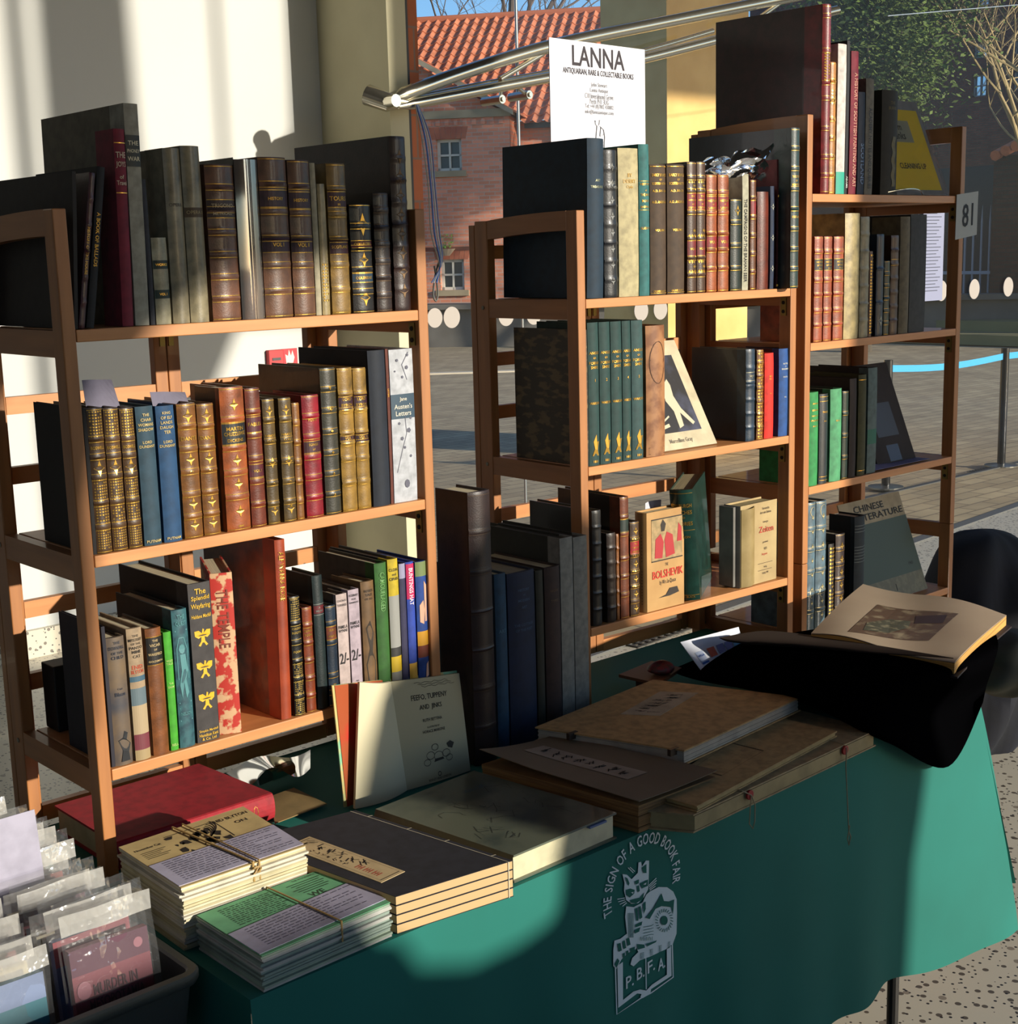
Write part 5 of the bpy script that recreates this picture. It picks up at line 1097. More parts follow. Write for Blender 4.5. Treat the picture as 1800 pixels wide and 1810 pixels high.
g.build('endpaper', mat('a0481c', .7, nz=(9, 'b82c14', .5, .6)), t)
PG = mat('cfc6a4', .8)
g = G(); fL, n1 = leaf(g, Pb, Gb, Gt, Pt, .006, .012); g.build('left_page', PG, t, smooth=True)
g = G(); fR, n2 = leaf(g, Gb, Rb, Rt, Gt, .008, .004); g.build('title_page', mat('b4aa88', .8), t, smooth=True)
PT_ = lambda u, v: tuple(fR(u, v)+n2*.0008); g = G()
put_text(g, 'FEEFO, TUPPENY', .5, .82, .80, .06, PT_); put_text(g, 'AND  JINKS', .5, .72, .55, .06, PT_); put_text(g, 'RUTH BETTINA', .5, .60, .3, .03, PT_); put_text(g, 'ILLUSTRATED BY', .5, .53, .2, .018, PT_); put_text(g, 'HORACE MARIONE', .5, .49, .36, .028, PT_)
for cx2, cy3, r in ((.4, .26, .06), (.52, .24, .07), (.64, .25, .06), (.34, .2, .05), (.68, .2, .05), (.48, .33, .05)): g.stroke([(cx2+r*math.cos(a*.52), cy3+r*.6*math.sin(a*.52)) for a in range(12)], .006, PT_, closed=True)
g.poly([(.66, .34), (.72, .36), (.78, .33), (.74, .28), (.68, .3)], PT_); g.poly([(.44, .19), (.6, .2), (.58, .22), (.46, .22)], PT_)
g.stroke([(.5+.025*math.cos(a*.9), .07+.02*math.sin(a*.9)) for a in range(8)], .008, PT_); put_text(g, 'BODLEY HEAD LONDON', .5, .03, .7, .022, PT_)
for k in range(3): g.stroke([(.3+.05*k+.05*j, .96-.02*k+.008*math.sin(j*2.3+k)) for j in range(11)], .004, PT_)
g.build('printing', mat('3a3428', .8), t, fixn=False)
rebase(t)
# oriental portfolios
def folder(name, label, px, z, th, col, page, cat='portfolio', n=1):
    t = thing(name, label, cat); c = Q(z+th, px)
    for p in c: p.z = 0
    g = G(); block(g, c, z+th, z+th-.003); block(g, c, z+.003, z); g.build('cover', clothm(col), t)
    g = G()
    for i in range(n):
        a = z+.003+(th-.006)*i/n; block(g, c, a+(th-.006)/n*.92, a, 0, -.02-.004*(i % 2))
    g.build('page_block', paper(page), t)
    return t, c
def callig(c, quad, z, t, nchar=7, seed=1, col='c0b8a4', inv=False):
    lq = [bil(c, *q) for q in quad]; g = G(); block(g, lq, z+.0008, z+.0001); lo = g.build('title_strip', paper(col), t)
    LM = lambda u, v: (bil(lq, u, v).x, bil(lq, u, v).y, z+.0011); g = G(); rr = random.Random(seed)
    for k in range(nchar):
        x0 = .08+.84*(k+.5)/nchar
        for j in range(7):
            a = rr.choice((0, 1.57, .8, 2.3, .3)); L = rr.uniform(.012, .035); px_, py_ = x0+rr.uniform(-.025, .025), .5+rr.uniform(-.22, .22)
            g.stroke([(px_-L*math.cos(a), py_-5*L*math.sin(a)), (px_, py_+rr.uniform(-.05, .05)), (px_+L*math.cos(a), py_+5*L*math.sin(a))], .012, LM)
    g.build('calligraphy', mat('14120f', .8), t, fixn=False)
t, cb = folder('portfolio_case', 'long buff cloth case with red buttons and cords, lowest in the oriental pile', [(1088, 1428), (1395, 1250), (1549, 1290), (1226, 1440)], TZ, .034, 'a89068', 'a89468')
zt = TZ+.034
for (u, sx, ln) in ((.27, 0, 0), (.80, 1, 1)):
    p = cb[3].lerp(cb[2], u); e = (cb[2]-cb[3]).normalized(); nn = Vector((e.y, -e.x, 0))
    c0 = p+nn*.001+Vector((0, 0, zt-.010)); G().tube([c0, c0+nn*.004], .009, 18).build('red_button', mat('a01c20', .6), t)
    if ln: P = [p-nn*.05+Vector((0, 0, zt+.002)), p+Vector((0, 0, zt+.002)), c0+nn*.006+Vector((0, 0, .004)), c0+nn*.007+Vector((0, 0, -.03))+e*-.004, c0+nn*.012+Vector((0, 0, -.10))+e*-.004, c0+nn*.016+Vector((0, 0, -.16))+e*-.004, c0+nn*.017+Vector((0, 0, -.175))+e*.002, c0+nn*.017+Vector((0, 0, -.19))+e*-.004, c0+nn*.017+Vector((0, 0, -.175))+e*-.009, c0+nn*.017+Vector((0, 0, -.15))+e*-.002]
    else: P = [p-nn*.03+e*-.02+Vector((0, 0, zt+.002)), p+e*-.018+Vector((0, 0, zt+.002)), c0+nn*.006, c0+nn*.008+Vector((0, 0, -.02))+e*.008, c0+nn*.009+Vector((0, 0, -.05))+e*.006, c0+nn*.009+Vector((0, 0, -.062)), c0+nn*.009+Vector((0, 0, -.05))+e*-.010, c0+nn*.008+Vector((0, 0, -.02))+e*-.006, c0+nn*.006]
    G().tube(P, .0012, 5).build('cord', mat('a09070', .8), t)
rebase(t)
t, c = folder('portfolio', 'flat buff folder with a ruled frame lying on the cord-tied case', [(1150, 1402), (1350, 1262), (1480, 1292), (1232, 1425)], zt+.0005, .012, 'ac9060', 'b09a68'); z1 = zt+.0125
g = G(); LM = lambda u, v: (bil(c, u, v).x, bil(c, u, v).y, z1+.0005); g.stroke([(.30, .1), (.62, .1), (.62, .62), (.30, .62)], .008, LM, closed=True); g.build('ruled_frame', mat('3c2c18', .8), t, fixn=False); rebase(t)
t, c = folder('portfolio', 'buff folio with a white calligraphy strip, topmost of the oriental pile', [(946, 1285), (1155, 1201), (1416, 1232), (1210, 1326)], z1+.001, .030, 'b89460', 'b0a898', n=6); z2 = z1+.031
callig(c, [(.36, .28), (.80, .20), (.86, .42), (.42, .50)], z2, t, 7, 5, 'b4a488')
for u in (.26, .93):
    p = bil(c, 0, u); g = G().box(p.x-.012, p.x+.012, p.y-.004, p.y+.004, z2-.012, z2+.001); g.build('toggle', mat('2c2018', .5), t)
rebase(t)
# curled grey-brown book
t = thing('string_bound_volume', 'grey-brown paper-covered volume with a curling cover and calligraphy strip', 'book')
cc = Q(.07, [(848, 1334), (986, 1292), (1268, 1356), (1130, 1408)])
for p in cc: p.z = 0
g = G()
for i in range(5): block(g, cc, TZ+.010*(i+1)-.0008, TZ+.010*i, 0, -.015-.006*(i % 2))
g.build('page_block', mat('8c6c40', .85, nz=(6, '6c5030', .4, .6), stretch=(1, 1, 40)), t)
g = G(); fz = lambda u, v: (bil(cc, u, v).x, bil(cc, u, v).y, .0545+.030*(1-u)**2*(1-v*.8)*.55+.018*max(0, .35-v)*(1-u)+.006*u*u+.004)
g.slab(fz, 14, 14, .0015); g.build('cover', mat('7a6c58', .8, nz=(5, '6a5c48', .35, .7)), t, smooth=True)
def fz2(u, v): q = fz(u, v); return (q[0], q[1], q[2]+.0008)
lm = lambda u, v: fz2(.40+.42*u*.15+.16*v*.9-.05, .14+.62*u) if 0 else fz2(.30+.34*v*.5+.25*u*.0, .12+.60*u)
def lm(a, b_):  # strip running along the book's long side
    u = .62-.26*b_; v = .10+.66*a; return fz2(u, v)
g = G(); g.grid(lm, 16, 3); g.build('title_strip', paper('9c9080'), t, fixn=False)
g = G(); rr = random.Random(31); lm2 = lambda a, b_: (lm(a, b_)[0], lm(a, b_)[1], lm(a, b_)[2]+.0008)
for k in range(8):
    x0 = .06+.88*(k+.5)/8
    for j in range(7): a = rr.choice((0, 1.57, .8, 2.3)); L = rr.uniform(.012, .03); px_, py_ = x0+rr.uniform(-.02, .02), .5+rr.uniform(-.22, .22); g.stroke([(px_-L*math.cos(a), py_-6*L*math.sin(a)), (px_+L*math.cos(a), py_+6*L*math.sin(a))], .011, lm2)
g.build('calligraphy', mat('14120f', .8), t, fixn=False); rebase(t)
# album on its black cloth
def cr4(a, b_, c, d_, u): return .5*((2*b_)+(c-a)*u+(2*a-5*b_+4*c-d_)*u*u+(3*b_-a-3*c+d_)*u**3)
def patch(rows, nu, nv):
    R_, Cn = len(rows), len(rows[0])
    def line(P, s):
        k = min(int(s*(len(P)-1)), len(P)-2); u = s*(len(P)-1)-k
        return cr4(P[max(k-1, 0)], P[k], P[k+1], P[min(k+2, len(P)-1)], u)
    return lambda u, v: line([line(r, u) for r in rows], v)
AZ = .150
rows = [[at(1188, 1183, 2, .03), at(1300, 1140, 2, .09), at(1440, 1112, 2, .125), at(1585, 1095, 2, .125), at(1760, 1118, 2, .11)],
        [at(1208, 1192, 2, .05), at(1330, 1178, 2, .115), at(1480, 1165, 2, .13), at(1620, 1175, 2, .135), at(1765, 1140, 2, .12)],
        [at(1260, 1205, 2, .06), at(1420, 1222, 2, .10), at(1540, 1222, 2, .11), at(1650, 1210, 2, .11), at(1757, 1172, 2, .09)],
        [at(1416, 1232, 2, .072), at(1480, 1265, 2, .058), at(1560, 1292, 2, .04), at(1650, 1262, 1, -.50), at(1745, 1208, 1, -.50)],
        [at(1452, 1252, 2, .05), at(1500, 1277, 2, .043), at(1575, 1312, 1, -.515), at(1677, 1352, 1, -.52), at(1738, 1240, 1, -.52)]]
g = G().slab(patch(rows, 1, 1), 40, 40, .004); t = g.build('black_velvet_cloth', mat('040405', 1., sheen=-1.), None, smooth=True); tag(t, 'black velvet cloth bunched under the open album and falling over the table edge', 'cloth'); rebase(t)
g = G(); 
for i, a in enumerate((1.68, 1.72)): pass
o = tag(G().box(1.52, 1.80, -.34, -.10, TZ, .085).build('prop_box', mat('14120f', .8), None), 'dark box hidden under the black velvet cloth', 'box'); rebase(o)
t = thing('photograph_album', 'big open photograph album with one sepia picture on the right page', 'album')
aq = Q(AZ, [(1434, 1124), (1526, 1037), (1780, 1076), (1688, 1164)])
def page(z0, amp): return lambda u, v: (bil(aq, u, v).x, bil(aq, u, v).y, AZ+z0+amp*(math.sin(v*math.pi)*.5+.5*(1-v))*(1)-.012*v+.006*math.sin(v*7+u*3))
fp = page(0, .012)
G().slab(fp, 18, 24, .002).build('right_page', mat('a4927a', .8, nz=(3, '94806a', .35, .7)), t, smooth=True)
aq2 = aq
G().slab(lambda u, v: (fp(u, v)[0]+.0, fp(u, v)[1], fp(u, v)[2]-.003), 10, 14, .022).build('page_block', mat('d0a050', .6, nz=(5, 'a87c3c', .4, .6), stretch=(1, 1, 50)), t)
G().slab(lambda u, v: (bil(aq, u*1.04-.02, v*1.04-.01).x, bil(aq, u*1.04-.02, v*1.04-.01).y, fp(u, v)[2]-.027), 8, 8, .004).build('cover', mat('241410', .6), t)
L4 = [at(1275, 1132, 2, AZ-.012), at(1395, 1112, 2, AZ), at(1440, 1124, 2, AZ), at(1685, 1166, 2, AZ-.002)]
def lp(k):
    A0, A1, B0, B1 = at(1272, 1135+k*1.2, 2, AZ-.02-k*.004), at(1300, 1127+k, 2, AZ-.016-k*.004), at(1425, 1122, 2, AZ-.002-k*.004), at(1668, 1168+k, 2, AZ-.006-k*.004)
    c0 = at(1268, 1128, 2, AZ-.018-k*.004); c3 = at(1640, 1172, 2, AZ-.014-k*.004)
    pts = [[at(1272, 1127, 2, AZ-.012-k*.004), at(1350, 1115, 2, AZ-.004-k*.004), at(1432, 1122, 2, AZ+.0-k*.004)], [at(1300, 1132+k, 2, AZ-.014-k*.004), at(1420, 1134, 2, AZ-.004-k*.004), at(1560, 1142, 2, AZ+.002-k*.004)], [at(1420, 1142+k, 2, AZ-.014-k*.004), at(1540, 1152+k, 2, AZ-.006-k*.004), at(1686, 1163, 2, AZ-.002-k*.004)]]
    return patch(pts, 1, 1)
g = G()
for k in range(4): g.slab(lp(k), 12, 12, .0016)
g.build('left_pages', mat('2c2018', .8), t, smooth=True)
DP = lambda u, v: (fp(u, v)[0], fp(u, v)[1], fp(u, v)[2]+.0008)
pq = [(.18, .31), (.78, .245), (.84, .80), (.23, .80)]
def ph(a, b_): x = (pq[0][0]*(1-a)+pq[1][0]*a)*(1-b_)+(pq[3][0]*(1-a)+pq[2][0]*a)*b_; y = (pq[0][1]*(1-a)+pq[1][1]*a)*(1-b_)+(pq[3][1]*(1-a)+pq[2][1]*a)*b_; return DP(x, y)
def imgq(px, py): return px, py
phq = [(1500, 1117), (1552, 1069), (1695, 1085), (1642, 1133)]
def inv(px, py):
    """page coordinates of a point of the print"""
    best = None
    u = v = .5
    for _ in range(12):
        f0 = Vector(pr(fp(u, v))); fu = (Vector(pr(fp(u+.01, v)))-f0)/.01; fv = (Vector(pr(fp(u, v+.01)))-f0)/.01
        d = Vector((px, py))-f0; det = fu.x*fv.y-fu.y*fv.x
        u += (d.x*fv.y-d.y*fv.x)/det; v += (fu.x*d.y-fu.y*d.x)/det
    return u, v
pq = [inv(*q) for q in phq]
g = G().grid(ph, 8, 8, 0); g.build('sepia_photograph', mat('5c4838', .5, nz=(28, '96886c', .5, .72), stretch=(1, 1, 1)), t, fixn=False)
def ph2(a, b_): q = ph(a, b_); return (q[0], q[1], q[2]+.0006)
g = G(); g.poly([(.1, .15), (.35, .1), (.6, .3), (.62, .55), (.4, .6), (.15, .45)], ph2, 0); g.poly([(.55, .62), (.8, .55), (.9, .9), (.6, .95)], ph2, 1); g.build('photograph_image', [mat('4c4c3c', .5, nz=(60, '8c8468', .5, .7)), mat('3c2c2c', .5)], t, fixn=False)
rebase(t)
# payment sign, wooden stand, red purse
t = thing('card_payment_sign', 'white card payment sign with blue and orange card logos leaning on the black cloth', 'sign')
vq = [at(1203, 1135, 2, .125), at(1306, 1108, 2, .125), at(1316, 1146, 2, .08), at(1240, 1185, 2, .07)]
g = G(); n_ = (vq[1]-vq[0]).cross(vq[3]-vq[0]).normalized(); n_ = -n_ if n_.y > 0 else n_
vb = lambda u, v, o=0.: bil(vq, u, v)+n_*o
g.slab(lambda u, v: tuple(vb(u, v)), 2, 2, .002); g.build('board', mat('c8ccd4', .6), t)
g = G()
for i, (u, c_) in enumerate(((.16, 0), (.38, 1), (.56, 2), (.72, 2), (.88, 3))): g.add([tuple(vb(u-.07, .45, .001)), tuple(vb(u+.07, .45, .001)), tuple(vb(u+.07, .78, .001)), tuple(vb(u-.07, .78, .001))], [(0, 1, 2, 3)], c_)
g.build('card_logos', [mat('a4b0c8'), mat('c85c3c'), mat('6c6c9c'), mat('4c8cac')], t, fixn=False)
g = G(); put_text(g, 'VISA', .16, 1-.60, .13, .18, lambda u, v: tuple(vb(u, 1-v, .0018))); g.stroke([(.09, .15), (.23, .15)], .07, lambda u, v: tuple(vb(u, 1-v, .0018))); g.build('lettering', mat('1c4c94'), t, fixn=False); rebase(t)
t = thing('wooden_stand', 'small reddish wooden stand lying on the cloth beside the buff folio', 'stand')
wq = Q(.045, [(1094, 1192), (1152, 1168), (1205, 1180), (1165, 1208)])
for p in wq: p.z = 0
g = G(); block(g, wq, .045, .038); g.build('top_board', mat('8c5434', .5), t); g = G(); block(g, wq, .038, TZ, 0, -.5); g.build('block', mat('5c3420', .6), t); rebase(t)
pc = at(1170, 1183, 2, .055)
g = G().grid(lambda u, v: (pc.x+.035*math.cos(u*2*math.pi)*math.sin(v*math.pi)*(1+.15*math.sin(5*u)), pc.y+.028*math.sin(u*2*math.pi)*math.sin(v*math.pi), .0585-.0135*math.cos(v*math.pi)*(1+.2*math.sin(u*9))), 20, 10)
o = g.build('red_purse', mat('8c2c30', .55, nz=(60, '5c4034', .45, .6)), None, smooth=True); tag(o, 'small crumpled red purse on the wooden stand', 'purse'); rebase(o)
# white paper on the cloth corner
o = G().slab(lambda u, v: (1.70+.17*u, -.47+.20*v, TZ+.002+.004*math.sin(u*3)*v), 6, 6, .001).build('white_paper', paper('c4c4c8'), None); tag(o, 'white paper sheet on the right corner of the green cloth', 'paper'); rebase(o)
# coat and grey scarf at the right edge
def lump(name, label, cat, c, r, col, seed, amp=.18, squash=1., col2=None, top=1.):
    rr = random.Random(seed); ph_ = [(rr.uniform(2, 5), rr.uniform(2, 6), rr.uniform(0, 6)) for _ in range(5)]
    def fn(u, v):
        th = u*2*math.pi; phi = v*math.pi; k = 1+sum(amp/5*math.sin(a*th*1.0//1*0+a*math.cos(th)*1.3+b_*phi+q) for a, b_, q in ph_)
        k += amp*.25*math.sin(11*math.cos(th)+3*phi)*math.sin(phi); k = 1+(k-1)*math.sin(phi)**1.5
        return (c[0]+r[0]*k*math.cos(th)*math.sin(phi)**.8, c[1]+r[1]*k*math.sin(th)*math.sin(phi)**.8, c[2]+r[2]*k*math.cos(phi))
    o = G().grid(fn, 48, 36).build(name, mat(col, .9, nz=(5, col2 or shade(col, .6), .35, .7), bump=.3), None, smooth=True); tag(o, label, cat); rebase(o); return o
cp = at(1745, 1075, 1, .42); ct = at(1710, 952, 1, .42).z; lump('navy_coat', 'dark navy coat heaped over a chair behind the right bookcase', 'coat', (cp.x+.02, cp.y+.04, ct-.43), (.31, .20, .43), '04060d', 3, .30, col2='080c1c')
gp = at(1775, 1170, 1, -.28); lump('grey_scarf', 'grey knitted scarf bundled at the right end of the table', 'scarf', (gp.x+.015, gp.y, gp.z-.005), (.12, .10, .085), '4a4c44', 8, .3)
# ---------------------------------------------------------------- sheets, cards and pictures among the books
def slip(name, label, px, y, th=.0006, col='3a3a46', cat='slip', sag=.01):
    c = [at(a, b_, 1, y) for a, b_ in px]
    g = G(); f = lambda u, v: bil(c, u, v)+Vector((0, sag*(1-v)*math.sin(u*3), 0))
    vs = [tuple(f(i/8, j/4)) for i in range(9) for j in range(5)]; n = len(vs); vs += [(p[0], p[1]+th, p[2]) for p in vs]
    fs = []
    q = lambda i, j: i*5+j
    for i in range(8):
        for j in range(4): fs += [(q(i, j), q(i+1, j), q(i+1, j+1), q(i, j+1)), (n+q(i, j+1), n+q(i+1, j+1), n+q(i+1, j), n+q(i, j))]
    per = [q(i, 0) for i in range(9)]+[q(8, j) for j in range(1, 5)]+[q(i, 4) for i in range(7, -1, -1)]+[q(0, j) for j in range(3, 0, -1)]
    for k in range(len(per)): a1, b1 = per[k], per[(k+1) % len(per)]; fs.append((b1, a1, a1+n, b1+n))
    g.add(vs, fs); o = g.build(name, paper(col), None); tag(o, label, cat); rebase(o); return o
slip('paper_slip', 'grey paper slip sticking up from the leftmost gilded brown volumes', [(145, 672), (198, 671), (216, 730), (154, 732)], .05, col='6c6878')
slip('paper_slip', 'grey paper slip curling above the two blue cloth books', [(265, 693), (328, 693), (337, 722), (272, 726)], .05, col='6c6878')
slip('white_card', 'small white card standing behind the tan jacketed book, middle bookcase bottom shelf', [(1141, 890), (1170, 883), (1168, 915), (1141, 918)], .10, col='c8c8d0', cat='card')
# trader's sign
t = thing('trader_sign', 'white trader’s sign with a large black heading standing behind the middle bookcase books', 'sign')
sy = .285; c = [at(972, 66, 1, sy), at(1141, 88, 1, sy), at(1137, 300, 1, sy), at(964, 300, 1, sy)]
c[3] = Vector((c[0].x-.002, sy, .893)); c[2] = Vector((c[1].x-.002, sy, .893))
W_ = lambda u, v, o=0.: Vector((c[3].x*(1-u)+c[2].x*u, sy-o, .893+v*((c[0].z*(1-u)+c[1].z*u)-.893)))
hh_ = (c[0].z-.893); wv = lambda py: (at(1055, py, 1, sy).z-.893)/hh_
g = G(); g.slab(lambda u, v: tuple(W_(u, v)), 2, 2, .0) if 0 else g.add([tuple(W_(0, 0)), tuple(W_(1, 0)), tuple(W_(1, 1)), tuple(W_(0, 1)), tuple(W_(0, 0, -.002)), tuple(W_(1, 0, -.002)), tuple(W_(1, 1, -.002)), tuple(W_(0, 1, -.002))], [(0, 1, 2, 3), (7, 6, 5, 4), (0, 4, 5, 1), (1, 5, 6, 2), (2, 6, 7, 3), (3, 7, 4, 0)])
g.build('sheet', mat('dedee6', .7), t)
F_ = lambda u, v: tuple(W_(u, v, .0008))
g = G(); put_text(g, 'LANNA', .50, wv(101), .55, .078, F_, exact=True)
put_text(g, 'ANTIQUARIAN, RARE & COLLECTABLE BOOKS', .50, wv(129), .74, .026, F_, exact=True)
g.build('heading', mat('2c262c', .7), t, fixn=False)
g = G()
for i, (s_, w_) in enumerate((('John Stewart', .17), ('Lanna Antique', .19), ('C10 Inveralmond Grove', .30), ('Perth PH1 3UG', .20), ('Tel: +44 (0)7802 430802', .30), ('info@lannaantique.com', .30))): put_text(g, s_, .50, wv(150+i*9.6), w_, .021, F_, exact=True)
g.build('address_lines', mat('8c8c90', .7), t, fixn=False)
g = G(); ex_ = lambda x, y: F_(.50+x, wv(y))
for q in ([(-.05, 212), (-.04, 214), (-.02, 213), (0, 211), (-.01, 220), (-.03, 222), (-.045, 219)],): g.stroke(q, .006, lambda a, b_: F_(.5+a, wv(b_)), closed=True)
for q in ([(-.03, 222), (-.04, 240), (-.05, 256)], [(0, 222), (.04, 228), (.05, 240), (.045, 256)], [(-.045, 246), (.04, 250)], [(-.05, 258), (.045, 256)], [(-.05, 256), (-.05, 276), (.04, 278), (.045, 256)], [(.01, 224), (.0, 240), (.04, 236)]): g.stroke(q, .008, lambda a, b_: F_(.5+a, wv(b_)))
g.build('cat_logo', mat('3c3c40', .7), t, fixn=False); rebase(t)
# 81 sheet
t = thing('stall_number_sheet', 'white sheet with the number 81 taped to the right post of the right bookcase', 'sign')
y8 = c2w(2, CW, -.004, 0).y
c8 = [at(1692, 344, 1, y8), at(1730, 338, 1, y8), at(1727, 415, 1, y8), at(1689, 424, 1, y8)]
g = G(); vs = [tuple(p) for p in c8]+[(p.x, p.y+.0012, p.z) for p in c8]; g.add(vs, [(0, 1, 2, 3), (7, 6, 5, 4), (0, 4, 5, 1), (1, 5, 6, 2), (2, 6, 7, 3), (3, 7, 4, 0)]); g.build('sheet', mat('a8aaa4', .7), t)
g = G(); f8 = lambda u, v: tuple(bil(c8, u, 1-v)+Vector((0, -.0008, 0))); put_text(g, '81', .53, .50, .5, .52, f8, exact=True); g.build('number', mat('14181c', .7), t, fixn=False); rebase(t)
# leaning flat things
def leaner(name, label, cat, ci, lv, bl, br, tr, tl_y, back, yo=.03, th=.003, col='c8bc9c'):
    """bl, br foot pixels on the shelf, tr head pixel (right), leaning back by «back»"""
    z = Z0+lv*SP+.001; zl = c2w(ci, 0, 0, z).z
    t = thing(name, label, cat)
    X0 = solve(lambda x: pr(c2w(ci, x, yo, z))[0], bl, -.2, .9); X1 = solve(lambda x: pr(c2w(ci, x, yo, z))[0], br, -.2, .9)
    H = solve(lambda h: -pr(c2w(ci, X1, yo+back, z+h))[1], -tr[1], .02, .6)
    n = Vector((0, -H, back)).normalized()
    def f(u, v, o=0.): return c2w(ci, X0+(X1-X0)*u, yo+back*v+n.y*o*1.0, z+H*v+n.z*o+(th*.6))
    g = G(); vs = [tuple(f(a, b_)) for a, b_ in ((0, 0), (1, 0), (1, 1), (0, 1))]+[tuple(f(a, b_, -th)) for a, b_ in ((0, 0), (1, 0), (1, 1), (0, 1))]
    g.add(vs, [(0, 1, 2, 3), (7, 6, 5, 4), (0, 4, 5, 1), (1, 5, 6, 2), (2, 6, 7, 3), (3, 7, 4, 0)]); g.build('card', paper(col) if isinstance(col, str) else col, t)
    return t, f, X1-X0, H
t, f, w_, h_ = leaner('picture_print', 'white-bordered dark picture of a pale dancing figure leaning back on the shelf', 'picture', 1, 1, 1150, 1268, (1190, 602), 0, .135)
F = lambda o: (lambda u, v: tuple(f(u, v, o)))
G().poly([(.0, .15), (.86, .15), (.86, .86), (.0, .86)], F(.0006)).build('dark_image', mat('2c2a2a', .5, nz=(12, '50546a', .5, .7)), t, fixn=False)
g = G()
g.poly([(.5, .62), (.56, .66), (.58, .6), (.64, .64), (.66, .58), (.64, .48), (.68, .36), (.8, .22), (.76, .2), (.64, .32), (.62, .2), (.55, .18), (.56, .34), (.5, .44), (.52, .54)], F(.0012))
g.stroke([(.1, .62), (.16, .56), (.24, .54)], .022, F(.0012)); g.stroke([(.14, .44), (.2, .34), (.18, .22), (.3, .2), (.42, .22)], .03, F(.0012)); g.stroke([(.24, .3), (.36, .26), (.46, .3)], .016, F(.0012))
g.poly([(.08, .6), (.14, .66), (.18, .62), (.14, .56)], F(.0012)); g.build('pale_figure', mat('c4bca0', .6), t, fixn=False)
g = G(); put_text(g, 'Marcelline Gray', .5, .07, .42, .05, F(.0008)); g.build('caption', mat('7c7464', .7), t, fixn=False); rebase(t)
# yellow print in a clear stand
t, f, w_, h_ = leaner('yellow_print', 'yellow booklet in a clear sleeve propped on the right bookcase top shelf', 'booklet', 2, 2, 1586, 1674, (1632, 182), 0, .10, yo=.02, col='8c8c8c')
F = lambda o: (lambda u, v: tuple(f(u, v, o)))
G().poly([(.0, .05), (.93, .05), (.93, .90), (.0, .90)], F(.0006)).build('yellow_cover', mat('e0c400', .5), t, fixn=False)
G().poly([(.0, .55), (.68, .55), (.68, .78), (.0, .78)], F(.001)).build('title_panel', mat('9c9c84', .5), t, fixn=False)
g = G(); put_text(g, 'in m', .42, .71, .34, .07, F(.0015)); put_text(g, 'ranks', .42, .62, .38, .08, F(.0015)); put_text(g, 'CLEANING UP', .50, .30, .7, .06, F(.0012)); g.build('lettering', mat('242410', .6), t, fixn=False)
G().grid(lambda u, v: tuple(f(-.03+1.06*u, v*1.07, .004)), 8, 8).build('clear_sleeve', film('c8d0d8', .06, .5, .06), t, fixn=False)
rebase(t)
o = G().tube([c2w(2, .30+.2*i/16, .012-.03*math.sin(i/16*math.pi), Z0+2*SP+.003+.012*math.sin(i/16*math.pi)) for i in range(17)], .0018, 6).build('wire_stand', mat('a8a8a0', .2, .9), None, smooth=True); tag(o, 'curved wire foot before the yellow booklet', 'stand'); rebase(o)
# small bulldog clip under the top shelf and dark picture on the third shelf
t, f, w_, h_ = leaner('dark_framed_picture', 'dark brown booklet with a faint label propped on the third shelf of the right bookcase', 'booklet', 2, 0, 1552, 1619, (1604, 642), 0, .10, yo=.05, th=.006, col='2c2420')
F = lambda o: (lambda u, v: tuple(f(u, v, o)))
G().poly([(.22, .26), (.76, .26), (.74, .60), (.2, .60)], F(.0008)).build('label', mat('3c3a3a', .5), t, fixn=False)
G().grid(lambda u, v: tuple(f(.1+.3*u, v*.16, .03)), 2, 2).build('clear_stand', film('c8d0d8', .03, .15), t, fixn=False); rebase(t)
o = G().slab(lambda u, v: c2w(2, .30+.27*u, .012+.10*v, Z0+.004+.012*max(0, math.sin(u*5+v*2))*v), 14, 6, .0008).build('loose_papers', paper('8880a0'), None, smooth=True); tag(o, 'loose lavender-white papers lying before the dark booklet', 'paper'); rebase(o)
# chinese literature
t, f, w_, h_ = leaner('literature_booklet', 'cream and grey-green booklet titled CHINESE LITERATURE leaning on the lower right shelf', 'booklet', 3, 2, 1534, 1640, (1612, 869), 0, .10, yo=.03, col='a89c80')
F = lambda o: (lambda u, v: tuple(f(u, v, o)))
G().poly([(.0, .2), (1, .2), (1, .76), (.0, .76)], F(.0006)).build('green_panel', mat('4c5c54', .7), t, fixn=False)
G().poly([(.0, .0), (1, .0), (1, .2), (.0, .2)], F(.0006)).build('foot_panel', mat('6c6c5c', .7, nz=(60, '787864', .45, .6)), t, fixn=False)
g = G(); put_text(g, 'CHINESE', .45, .915, .48, .065, F(.001), exact=True); put_text(g, 'LITERATURE', .60, .825, .74, .065, F(.001), exact=True); put_text(g, '1', .52, .1, .05, .07, F(.001)); put_text(g, '1965', .85, .29, .1, .03, F(.001)); g.build('lettering', mat('282824', .7), t, fixn=False); rebase(t)
# two jacketed books turned to show their front
def facing(label, ci, lv, pxs, top, wpx, spc, fc, rot, d, th, txs=None, lean=0, yo=.02):
    pass
def cover_book(label, ci, lv, foot_spine_l, foot_spine_r, foot_edge, ytop, rz, spcol, cocol, lean=0, yo=.012, page='c8b890'):
    """book whose spine is on the left and whose front board (local +X side) is turned to the viewer"""
    z = Z0+lv*SP+.001
    sol = lambda px, yy: solve(lambda x: pr(c2w(ci, x, yy, z))[0], px, -.2, .9)
    return z, sol
